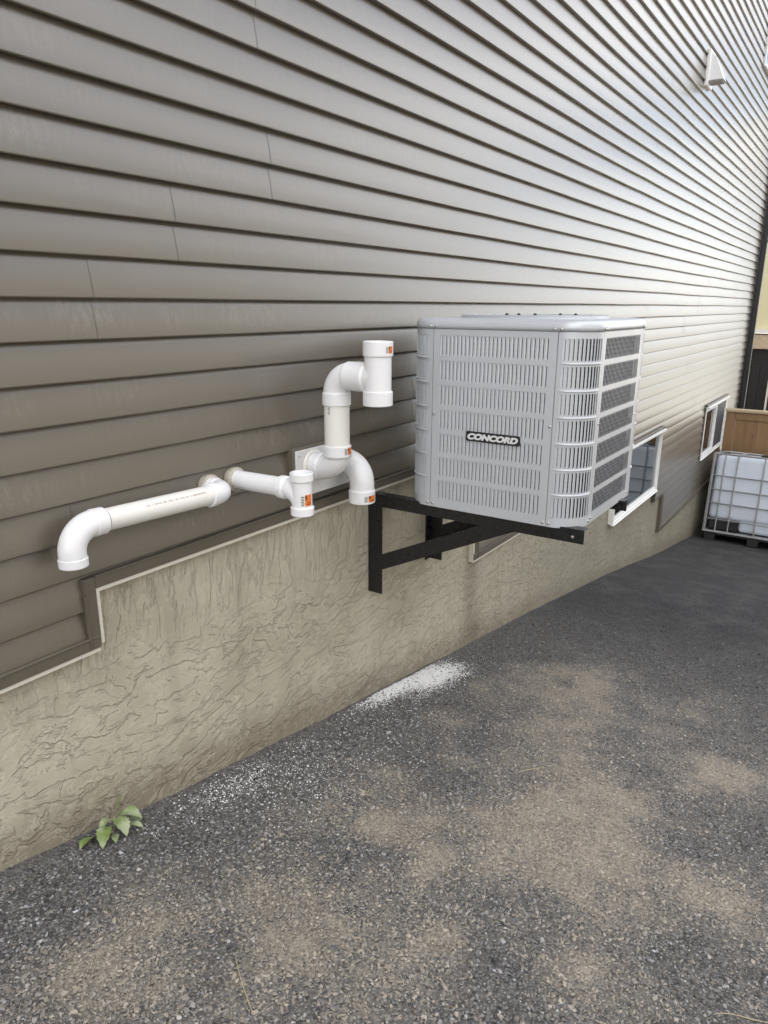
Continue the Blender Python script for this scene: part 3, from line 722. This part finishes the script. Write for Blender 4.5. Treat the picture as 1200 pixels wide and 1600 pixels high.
# -- down turned pipe beside it
XQ, YQ = 2.125, -.132
p4 = thing('vent_pipe', 'white elbow coming out of the wall board and turning down above the bracket', 'pipe', (XQ, 0, -.566))
mb = MB(); mb.lathe((XQ, 0, -.566), (0, -1, 0), [(-.03, R3), (.05, R3)], 40); mb.build('wall_stub', M_PIPE, p4)
mb = MB(); re = .078; c0 = V((XQ, YQ+re, -.566-re)); path = arc(c0, (0, 0, 1), (0, -1, 0), re, 0, math.pi/2, 18)
mb.tube([V((XQ, -.02, -.566))]+path+[V((XQ, YQ, -.69))], R3+.002, 48)
sock(mb, (XQ, YQ, -.716), (0, 0, -1), .046, S3, R3); mb.lathe((XQ, YQ, -.670), (0, 0, 1), [(0, S3), (.007, R3+.001)], 48)
sock(mb, (XQ, -.016, -.566), (0, 1, 0), .030, S3, R3)
e4 = mb.build('elbow', M_PVC, p4)
ac_ = ang_to_cam(XQ, YQ); sticker(e4, (XQ, YQ, 0), 0, S3, ac_, -.707, -.683, ac_+.15, ac_+1.15)
# -- board
bd_ = thing('mounting_board', 'white board fixed to the siding behind the two large pipes', 'board', (2.05, 0, -.65))
mb = MB(); mb.box(1.880, 2.190, -.024, -.010, -.668, -.497, bev=.002); mb.build('face_plate', M_FLANGE, bd_)
mb = MB(); mb.box(1.868, 2.202, -.018, .014, -.672, -.489, bev=.002); mb.build('back_flange', M_TRIM, bd_)
mb = MB()
for X_, Z_ in ((XR, ZB), (XQ, -.566)): mb.lathe((X_, -.024, Z_), (0, -1, 0), [(-.01, R3+.014), (.004, R3+.013), (.007, R3+.006), (.007, R3)], 48)
mb.build('pipe_collar', M_PIPE, bd_)
for X_, Z_ in ((1.895, -.517), (1.895, -.648), (2.178, -.517), (2.178, -.648)):
    mb = MB(); mb.lathe((X_, -.024, Z_), (0, -1, 0), [(-.003, .004), (.002, .004), (.003, 0)], 12); mb.build('screw', M_SCREW, bd_)

# ------------------------------------------------------------------ wall bracket
def steel_bracket(xf, s, label):
    b = thing('wall_bracket', label, 'bracket', (xf, 0, -1.204), 'steel wall brackets under the condenser')
    th = .005; w_ = .045
    def px(a, bb): return (xf+min(a, bb)*1., xf+max(a, bb)*1.)
    def flx(mb, y0, y1, z0, z1):                        # web: plate normal to x
        a, c_ = sorted((xf, xf+s*th)); mb.box(a, c_, y0, y1, z0, z1, bev=.0008)
    mb = MB(); flx(mb, -w_, .026, -1.204, -.765); a, c_ = sorted((xf+s*th, xf+s*w_)); mb.box(a, c_, .020, .026, -1.204, -.765, bev=.0008); mb.build('post', M_STEEL, b)
    mb = MB(); a, c_ = sorted((xf-s*.001, xf+s*(th-.001))); mb.box(a, c_, -.905, -.002, -.812, -.765, bev=.0008)
    a, c_ = sorted((xf-s*.001, xf+s*w_)); mb.box(a, c_, -.905, -.002, -.7645, -.7600, bev=.0008); mb.build('arm', M_STEEL, b)
    # brace
    mb = MB(); P0, P1, P2, P3 = (-.044, -1.021), (-.044, -1.091), (-.640, -.812), (-.500, -.812)
    xa, xc = (xf-s*.0015, xf+s*.0035)
    if xa > xc: xa, xc = xc, xa
    vs = [(X_, p_[0], p_[1]) for X_ in (xa, xc) for p_ in (P0, P1, P2, P3)]
    mb.add(vs, [(0, 1, 2, 3), (7, 6, 5, 4), (0, 4, 5, 1), (1, 5, 6, 2), (2, 6, 7, 3), (3, 7, 4, 0)])
    xd = xf+s*.04
    vs = [(X_, p_[0], p_[1]) for X_ in (xf+s*.004, xd) for p_ in ((-.044, -1.085), (-.044, -1.091), (-.640, -.812), (-.627, -.812))]
    mb.add(vs, [(0, 1, 2, 3), (7, 6, 5, 4), (0, 4, 5, 1), (1, 5, 6, 2), (2, 6, 7, 3), (3, 7, 4, 0)])
    mb.build('brace', M_STEEL, b)
    mb = MB(); mb.lathe((xf-s*.001, -.865, -.79), (-s, 0, 0), [(-.001, .006), (.003, .006), (.004, 0)], 12); mb.build('bolt', M_SCREW, b)
    return b
steel_bracket(2.389, 1, 'near black steel angle bracket, standing free of the condenser beside the white elbow')
steel_bracket(2.915, -1, 'black steel angle bracket behind the near one, under the far side of the condenser')

# ------------------------------------------------------------------ condenser
ac = thing('air_conditioner', 'light grey louvered outdoor condenser unit on black wall brackets', 'air conditioner', (2.74, -.522, -.768))
AX, AY, AH, AR, SH = 2.38+.36, -.522, .36, .108, .2415
hf = AH-AR; SEG = 2*hf+math.pi*AR/2; PER = 4*SEG
def per(u, dep=0.):
    """point on the rounded square; u=0 at the centre of the front, growing toward -y"""
    u = u % PER; u2 = u+hf
    k_ = int(u2//SEG); s_ = u2-k_*SEG
    if s_ <= 2*hf: lx, ly = -hf+s_, AH-dep
    else:
        a = (s_-2*hf)/AR; lx, ly = hf+math.sin(a)*(AR-dep), hf+math.cos(a)*(AR-dep)
    # local frame for side 0: along = -y, outward = -x
    px_, py_ = -ly, -lx
    for _ in range(k_ % 4): px_, py_ = -py_, px_
    return AX+px_, AY+py_
ZTOPP, ZBOTP = -.0835, -.766
Z1R, PIT, SLH = -.104, .0918, .0765
def panel(name, u0, u1, nsl, mgl, mgr, ribs, parent=ac, curved=False, cover=.74):
    mb = MB()
    def P(u, z, d=0.):
        x_, y_ = per(u, d); return (x_, y_, z)
    def strip(ua, ub, za, zb, d=0.):
        n_ = max(1, int((ub-ua)/.012)) if curved else max(1, int((ub-ua)/.25))
        us = [ua+(ub-ua)*i/n_ for i in range(n_+1)]
        vs = [P(u, z, d) for u in us for z in (za, zb)]
        mb.add(vs, [(2*i, 2*i+2, 2*i+3, 2*i+1) for i in range(n_)], 0, curved)
    us0 = u0+mgl; us1 = u1-mgr; cw = (us1-us0)/nsl
    rows = [(Z1R-PIT*i, Z1R-PIT*i-SLH) for i in range(7)]
    strip(u0, u1, rows[0][0], ZTOPP)
    strip(u0, u1, ZBOTP, rows[-1][1])
    for i in range(6): strip(u0, u1, rows[i+1][0], rows[i][1])
    for zt, zb in rows:
        strip(u0, us0, zb, zt); strip(us1, u1, zb, zt)
        for j in range(nsl):
            a = us0+cw*j; b = a+cw; g_ = cw*(.10 if cover < .5 else .15); sa, sb = a+g_, b-g_*.6; w_ = (sb-sa)/2; cx = (sa+sb)/2
            n_ = 4; inner = []
            for q_ in range(n_+1): th = math.pi*q_/n_; inner.append((cx+w_*math.cos(th), zt-.0005-w_+w_*math.sin(th)))   # top right -> left
            for q_ in range(n_+1): th = math.pi+math.pi*q_/n_; inner.append((cx+w_*math.cos(th), zb+.0005+w_+w_*math.sin(th)))
            N = len(inner)
            outer = []
            for q_, (uu_, zz_) in enumerate(inner):
                top = q_ <= n_
                if q_ in (0,): outer.append((b, zz_))
                elif q_ == n_: outer.append((a, zz_))
                elif q_ == n_+1: outer.append((a, zz_))
                elif q_ == N-1: outer.append((b, zz_))
                else: outer.append((a+(b-a)*((uu_-sa)/(sb-sa)), zt if top else zb))
            # corners
            vs = [P(*q_) for q_ in outer]+[P(*q_) for q_ in inner]+[P(q_[0], q_[1], .0006 if cover < .2 else .0022) for q_ in inner]
            fs = [(i, (i+1) % N, N+(i+1) % N, N+i) for i in range(N)]
            fs = [f[::-1] for f in fs]
            fs2 = [(N+i, N+(i+1) % N, 2*N+(i+1) % N, 2*N+i)[::-1] for i in range(N)]
            mb.add(vs, fs, 0, False); mb.add(vs, fs2, 0, False)
            ct = [P(a, zt), P(a+(b-a)*.146, zt), P(a, zt-.0005-w_), P(b, zt), P(b-(b-a)*.146, zt), P(b, zt-.0005-w_),
                  P(a, zb), P(a+(b-a)*.146, zb), P(a, zb+.0005+w_), P(b, zb), P(b-(b-a)*.146, zb), P(b, zb+.0005+w_)]
            mb.add(ct, [(0, 2, 1), (3, 4, 5), (6, 7, 8), (9, 11, 10)], 0, False)
            # slat: hinged at the leading edge, pushed in at the trailing edge
            sl = []
            cols = [(sa+.0, .0030), (sa+(sb-sa)*cover*.25, .0044), (sa+(sb-sa)*cover*.7, .0050), (sa+(sb-sa)*cover, .0052)]
            if cover < .2: cols = [(q_[0], .0007) for q_ in cols]
            for uu_, dd_ in cols: sl += [P(uu_, zb+.001, dd_), P(uu_, zt-.001, dd_)]
            mb.add(sl, [(2*i, 2*i+2, 2*i+3, 2*i+1) for i in range(3)], 0, True)
    # edge returns
    for u in (u0, u1):
        mb.add([P(u, ZBOTP), P(u, ZTOPP), P(u, ZTOPP, .015), P(u, ZBOTP, .015)], [(0, 1, 2, 3)])
    if ribs:
        for i in range(6):
            zc = (rows[i+1][0]+rows[i][1])/2
            n_ = 22; ua, ub = u0+mgl*.7, u1-mgr*.7; prof = [(-.0045, .0003), (-.003, -.0028), (0, -.0042), (.003, -.0028), (.0045, .0003)]
            vs = []
            for q_ in range(n_+1):
                u = ua+(ub-ua)*q_/n_; e_ = min(1, 6*min(q_, n_-q_)/n_)
                for dz, dd_ in prof: vs.append(P(u, zc+dz, dd_*e_+.0002*(1-e_)))
            m__ = len(prof)
            mb.add(vs, [(q_*m__+j, (q_+1)*m__+j, (q_+1)*m__+j+1, q_*m__+j+1) for q_ in range(n_) for j in range(m__-1)], 0, True)
    return mb.build(name, M_AC, parent)
GAP = .0012
for k_ in range(4):
    b_ = k_*SEG
    panel('louvered_panel', b_-SH+GAP, b_+SH-GAP, 27, .024, .030, False, cover=.15 if k_ == 1 else .60)
    panel('corner_panel', b_+SH+GAP, b_+SEG-SH-GAP, 11, .012, .014, True, curved=True)
# coil and inner
mb = MB(); n_ = 120
vs = [];
for i in range(n_): 
    x_, y_ = per(PER*i/n_, .032); vs += [(x_, y_, ZBOTP+.01), (x_, y_, ZTOPP+.0)]
mb.add(vs, [(2*i, (2*i+2) % (2*n_), (2*i+3) % (2*n_), 2*i+1) for i in range(n_)], 0, True); mb.build('coil', M_COIL, ac)
mb = MB(); vs = [(*per(PER*i/n_, .004), z) for z in (ZBOTP-.002, ZBOTP+.014) for i in range(n_)]
mb.add(vs, [(i, (i+1) % n_, n_+(i+1) % n_, n_+i) for i in range(n_)]+[tuple(range(n_-1, -1, -1)), tuple(range(n_, 2*n_))]); mb.build('base_pan', M_AC, ac)
# cap with rolled edge
mb = MB(); prof = [(.006, ZTOPP+.001), (-.003, ZTOPP+.0015), (-.0035, -.070), (-.002, -.060), (.004, -.052), (.014, -.0475), (.030, -.0455), (.055, -.045)]
n_ = 160; vs = [(*per(PER*i/n_, d_), z_) for d_, z_ in prof for i in range(n_)]
fs = [(j*n_+i, j*n_+(i+1) % n_, (j+1)*n_+(i+1) % n_, (j+1)*n_+i) for j in range(len(prof)-1) for i in range(n_)]
mb.add(vs, fs, 0, True)
ringv = []
for i in range(n_):
    x_, y_ = per(PER*i/n_, .055); ringv.append((x_, y_, -.045))
for i in range(n_):
    x_, y_ = ringv[i][:2]; a = math.atan2(y_-AY, x_-AX); ringv.append((AX+.285*math.cos(a), AY+.285*math.sin(a), -.045))
for i in range(n_):
    x_, y_ = ringv[i][:2]; a = math.atan2(y_-AY, x_-AX); ringv.append((AX+.280*math.cos(a), AY+.280*math.sin(a), -.034))
for i in range(n_):
    x_, y_ = ringv[i][:2]; a = math.atan2(y_-AY, x_-AX); ringv.append((AX+.270*math.cos(a), AY+.270*math.sin(a), -.060))
mb.add(ringv, [(j*n_+i, j*n_+(i+1) % n_, (j+1)*n_+(i+1) % n_, (j+1)*n_+i) for j in range(3) for i in range(n_)], 0, True)
mb.build('top_cap', M_AC, ac)
mb = MB()
for r in np.arange(.04, .275, .0135):
    mb.tube([V((AX+r*math.cos(a), AY+r*math.sin(a), -.036)) for a in np.linspace(0, 2*math.pi, 49)], .0018, 6, cap=False)
for k_ in range(10):
    a = math.pi*2*k_/10+.2; mb.tube([V((AX+.05*math.cos(a), AY+.05*math.sin(a), -.039)), V((AX+.278*math.cos(a), AY+.278*math.sin(a), -.039))], .0022, 6)
mb.build('fan_grille', M_AC, ac)
mb = MB(); mb.lathe((AX, AY, -.13), (0, 0, 1), [(0, .0), (0, .07), (.075, .07), (.08, 0)], 24); mb.build('fan_motor', M_DARK, ac)
for q_ in ((-.10, .02), (-.06, -.03), (.02, -.10), (.05, -.15), (-.12, .06)):
    mb = MB(); mb.lathe((AX+q_[0], AY+q_[1], -.040), (0, 0, 1), [(0, .007), (.008, .007), (.012, .004), (.013, 0)], 10); mb.build('motor_nut', M_DARK, ac)
def screw(u, z, d=-.001):
    x_, y_ = per(u, d); x2, y2 = per(u, d-.01); n__ = V((x2-x_, y2-y_, 0))
    mb = MB(); mb.lathe((x_, y_, z), n__, [(-.001, .0052), (.0015, .0050), (.003, .0035), (.0036, 0)], 12); mb.build('screw', M_SCREW, ac)
for u in (-SH-.011, -SH+.013, SH-.013, SH+.011, SEG-SH-.008, SEG-SH+.012, SEG+SH-.010):
    screw(u, -.0745, -.0055)
for u, z in ((-SH+.012, -.753), (-SH-.011, -.753), (SH-.012, -.753), (SH+.011, -.753), (SEG-SH-.008, -.753), (SEG-SH+.011, -.745), (SEG+SH-.010, -.745), (-SH+.009, -.40), (SH-.009, -.405), (SEG-SH+.010, -.40), (SEG+SH-.008, -.42)):
    screw(u, z)
# badge
mb = MB(); y0, y1, z0, z1 = -.431, -.649, -.487, -.450; n_ = 5; r = .007; sk = .10
pts = []
for cx, cy, a0 in ((y1+r, z1-r, 90), (y1+r, z0+r, 180), (y0-r, z0+r, 270), (y0-r, z1-r, 0)):
    for i in range(n_+1):
        a = math.radians(a0+90*i/n_); yy, zz = cx+r*math.cos(a), cy+r*math.sin(a)
        pts.append((yy, zz))
vs = [(2.3795, y_, z_) for y_, z_ in pts]+[(2.3755, y_, z_) for y_, z_ in pts]; N = len(pts)
mb.add(vs, [tuple(range(N)), tuple(range(2*N-1, N-1, -1))]+[(i, N+i, N+(i+1) % N, (i+1) % N) for i in range(N)])
badge = bevel(mb.build('name_badge', M_DARK, ac), .0008, 2)
cu = bpy.data.curves.new('lettering', 'FONT'); cu.body = 'CONCORD'; cu.size = .040; cu.extrude = .0008; cu.offset = .0026; cu.shear = .25; cu.align_x = 'CENTER'; cu.align_y = 'CENTER'; cu.space_character = 1.02
tmp = bpy.data.objects.new('tmp', cu); C.objects.link(tmp); bpy.context.view_layer.update()
me = bpy.data.meshes.new_from_object(tmp.evaluated_get(bpy.context.evaluated_depsgraph_get())); bpy.data.objects.remove(tmp)
co_ = np.array([v.co[:] for v in me.vertices]); 
wx = np.ptp(co_[:, 0]); hy = np.ptp(co_[:, 1]); cx0 = (co_[:, 0].max()+co_[:, 0].min())/2; cy0 = (co_[:, 1].max()+co_[:, 1].min())/2
for v in me.vertices:
    a, b, c = v.co; v.co = (2.3752-c-ac.location.x, -.540-(a-cx0)*.203/wx-ac.location.y, -.4685+(b-cy0)*.024/hy+ZO-ac.location.z)
me.materials.clear(); me.materials.append(M_LETTER); lo = bpy.data.objects.new('lettering', me); C.objects.link(lo); lo.parent = badge
lo.matrix_parent_inverse = Matrix.Translation((0, 0, 0))

# ------------------------------------------------------------------ storage tote
TX, TY = 9.86, -.115; tz = gzz(TX+.5, -.6)
tote = thing('liquid_tote', 'white liquid storage tote in a galvanised cage on a black pallet by the wood fence', 'storage tote', (TX, TY, gzz(TX, -.6)))
b0 = gzz(TX, -.6)
mb = MB(); D_, Wd = 1.0, 1.2
x0, x1 = TX, TX+D_; ya, yb = TY-Wd, TY
# tank: rounded box with softened edges
def rbox(mb, x0, x1, y0, y1, z0, z1, r, m=0):
    n__ = 6; pts = []
    for cx, cy, a0 in ((x1-r, y1-r, 0), (x0+r, y1-r, 90), (x0+r, y0+r, 180), (x1-r, y0+r, 270)):
        for i in range(n__+1): a = math.radians(a0+90*i/n__); pts.append((cx, cy, math.cos(a), math.sin(a)))
    lv = []
    for i in range(n__+1): a = math.pi/2*i/n__; lv.append((z0+r-r*math.cos(a), r-r*math.sin(a)))
    lv += [(z1-(q_[0]-z0), q_[1]) for q_ in lv[::-1]]
    vs = []
    for z_, ins in lv:
        for cx, cy, ca, sa in pts: vs.append((cx+ca*(r-ins), cy+sa*(r-ins), z_))
    N = len(pts); L = len(lv)
    fs = [(j*N+i, j*N+(i+1) % N, (j+1)*N+(i+1) % N, (j+1)*N+i) for j in range(L-1) for i in range(N)]
    mb.add(vs, fs+[tuple(range(N-1, -1, -1)), tuple(range((L-1)*N, L*N))], m, True)
rbox(mb, x0+.025, x1-.025, ya+.025, yb-.025, b0+.29, b0+1.13, .07)
rbox(mb, x0+.05, x1-.05, ya+.40, yb-.40, b0+.16, b0+.5, .05)
mb.build('tank', M_TANK, tote)
mb = MB(); mb.lathe((x0+.5, ya+.6, b0+1.12), (0, 0, 1), [(0, .11), (.04, .11), (.05, .08), (.05, 0)], 24); mb.build('lid', M_DARK, tote)
mb = MB()
r = .0085
hz = [1.145, .865, .685, .505, .295]
for h_ in hz:
    P = [V((x0, ya+.03, b0+h_)), V((x0, yb-.03, b0+h_)), V((x0+.03, yb, b0+h_)), V((x1-.03, yb, b0+h_)), V((x1, yb-.03, b0+h_)), V((x1, ya+.03, b0+h_)), V((x1-.03, ya, b0+h_)), V((x0+.03, ya, b0+h_)), V((x0, ya+.03, b0+h_))]
    mb.tube(P, r if h_ < 1.1 else .012, 8, cap=False)
for f in (0.012, .14, .29, .60, .91, 1.06, 1.188):
    for X_ in (x0-.006, x1+.006): mb.tube([V((X_, yb-f, b0+.13)), V((X_, yb-f, b0+1.145))], r, 8)
for f in (.012, .2, .5, .8):
    for Y_ in (ya-.006, yb+.006): mb.tube([V((x0+f, Y_, b0+.13)), V((x0+f, Y_, b0+1.145))], r, 8)
for f in (.3, .9): mb.tube([V((x0, yb-f, b0+1.155)), V((x1, yb-f, b0+1.155))], .011, 8)
mb.build('cage', M_GALV, tote)
mb = MB(); mb.box(x0-.012, x1+.012, ya-.012, yb+.012, b0+.118, b0+.142, bev=.004); mb.build('base_frame', M_GALV, tote)
mb = MB()
for yy in (ya+.08, (ya+yb)/2, yb-.08):
    for xx in (x0+.07, (x0+x1)/2, x1-.07): mb.box(xx-.07, xx+.07, yy-.07, yy+.07, b0+.0, b0+.118, bev=.012)
mb.box(x0+.005, x1-.005, ya+.0, yb-.0, b0+.09, b0+.117, bev=.004)
for sgn in (0, 1):
    y_0, y_1 = ((yb-.40, yb-.03), (ya+.03, ya+.40))[sgn]; mb.box(x0+.03, x1-.03, y_0, y_1, b0+.143, b0+.30, bev=.03)
mb.build('pallet', M_DARK, tote)
tote.rotation_euler = (0, math.radians(8.0), math.radians(0))

# ------------------------------------------------------------------ fence
FX = 11.16; fb = gzz(FX, -1)
fe = thing('wood_fence', 'brown stained wooden privacy fence panel meeting the house wall', 'fence', (FX, -.05, fb))
mb = MB()
yy = -.15
while yy > -4.2:
    mb.box(FX+.0, FX+.019, yy-.1385, yy-.0015, fb+.03, -1.425, bev=.002); yy -= .14
mb.build('boards', M_WOOD, fe)
mb = MB(); mb.box(FX-.02, FX+.07, -.145, -.02, fb-.1, -1.425, bev=.003); mb.build('post', M_WOOD, fe)
mb = MB(); mb.box(FX-.0195, FX-.0005, -4.2, -.147, -1.53, -1.428, bev=.002); mb.build('rail', M_WOOD, fe)
mb = MB(); mb.box(FX-.05, FX+.10, -4.2, -.012, -1.423, -1.388, bev=.004); mb.build('cap_board', simple('pale_cap_board', (.42, .33, .21), .7, var=.15, sc=12), fe)

# ------------------------------------------------------------------ rear deck beyond the corner
DX = 15.0
dk = thing('rear_building', 'building beyond the corner with a wood rimmed deck and black doors below it', 'building', (DX, -.5, -3.3))
mb = MB(); mb.box(DX-.0, DX+.15, -.7, 4.0, -.74, -.48); bevel(mb.build('deck_rim', M_STONEWD, dk), .004)
mb = MB(); mb.box(DX+.8, DX+.9, -.7, 4, -.48, 3.5); mb.build('wall', M_YEL, dk)
mb = MB(); mb.box(DX+.12, DX+.18, -.7, 4, -3.4, -.745); mb.build('black_door', M_BLACKP, dk)
mb = MB(); mb.box(DX+.085, DX+.118, .10, .24, -2.4, -1.05); mb.box(DX+.085, DX+.118, .36, .42, -3.3, -.75); mb.build('door_panel', M_BLACKP, dk)
mb = MB(); mb.box(DX+.04, DX+.083, .28, .31, -3.3, -.75); mb.box(DX+.04, DX+.083, -.10, -.07, -3.3, -.75); mb.build('post', M_CREAM, dk)
wd = MB(); wd.box(DX+.70, DX+.79, -.10, .02, -.47, 2.2); wd.box(DX+.70, DX+.79, -.69, -.10, -.47, -.40); wd.box(DX+.70, DX+.79, .02, .36, -.47, -.41); wdo = wd.build('patio_door', M_WFRAME, dk)
mb = MB(); mb.box(DX+.74, DX+.75, -.69, -.10, -.40, 2.2); mb.build('glass', M_FARG, wdo)
mb = MB(); mb.box(DX-.01, DX+.03, -.7, 4, -.485, -.465); mb.build('deck_edge', M_DARK, dk)

# ------------------------------------------------------------------ weed, straws, pebble
wz = gzz(1.0, -.04)
weed = thing('weed', 'small pale green weed with drooping toothed leaves growing at the foot of the wall', 'weed', (1.0, -.03, wz))
def leaf(base, dirx, length, width, droop, lift, curl=0., name='leaf'):
    base = V(base); d = V(dirx).normalized(); side = d.cross(V((0, 0, 1))).normalized(); n__ = 14; vs = []
    for i in range(n__+1):
        t_ = i/n__; w_ = width*math.sin(math.pi*min(1, .08+t_*.92))**.8*(1+.12*((i % 2)*2-1)*(t_ > .15))*(.55+.6*t_ if t_ < .75 else 1)
        p = base+d*length*t_+V((0, 0, lift*math.sin(math.pi*t_*.7)-droop*t_*t_))
        for q_ in (-1, -.4, 0, .4, 1): vs.append(p+side*w_*q_*.5+V((0, 0, abs(q_)*w_*.25+curl*q_*w_)))
    mb = MB(); mb.add(vs, [(i*5+j, i*5+j+1, (i+1)*5+j+1, (i+1)*5+j) for i in range(n__) for j in range(4)], 0, True)
    return mb.build(name, M_LEAF, weed)
leaf((1.00, -.03, wz+.030), (-.75, -.7, 0), .075, .048, .030, .02)
leaf((1.045, -.030, wz+.038), (.55, -.55, 0), .060, .050, .030, .012)
leaf((1.03, -.03, wz+.040), (-.2, -.9, 0), .065, .052, .034, .012, .2)
leaf((.965, -.02, wz+.012), (-1, -.25, 0), .060, .046, .004, .014, -.2)
leaf((1.055, -.045, wz+.020), (.7, -.75, 0), .040, .026, .010, .008)
leaf((1.005, -.050, wz+.012), (-.5, -.9, 0), .040, .024, .008, .006)
leaf((1.02, -.015, wz+.035), (-.6, -.15, 0), .045, .028, .020, .012)
leaf((1.045, -.014, wz+.045), (.12, -.05, 0), .012, .026, -.050, .01)
leaf((1.05, -.05, wz+.012), (.35, -.8, 0), .05, .025, .01, .008)
mb = MB(); mb.tube([V((1.03, -.012, wz-.01)), V((1.04, -.018, wz+.03)), V((1.047, -.018, wz+.045)), V((1.05, -.018, wz+.055))], [.0025, .002, .0015, .001], 8); mb.build('stem', M_LEAF, weed)
for i, (x0_, y0_, x1_, y1_, lab) in enumerate([(.90, -.645, .815, -.785, 'thin dry straw lying on the gravel nearest the bottom left'), (1.475, -1.60, 1.535, -1.69, 'thin dry straw lying on the gravel at the bottom right corner'),
    (2.20, -.80, 2.32, -.84, 'short dry straw on dusty gravel in the middle of the driveway'), (3.32, -.55, 3.40, -.60, 'short pale straw on the gravel right of the white granules')]):
    mb = MB(); n__ = 6; P = []
    for q_ in range(n__+1):
        t_ = q_/n__; xx = x0_+(x1_-x0_)*t_; yy = y0_+(y1_-y0_)*t_+.008*math.sin(3*t_+i); P.append(V((xx, yy, gzz(xx, yy)+.006+.004*math.sin(5*t_))))
    mb.tube(P, .0012, 6); tagp(mb.build('straw', M_STRAW), lab, 'straw', 'dry straws on the driveway')
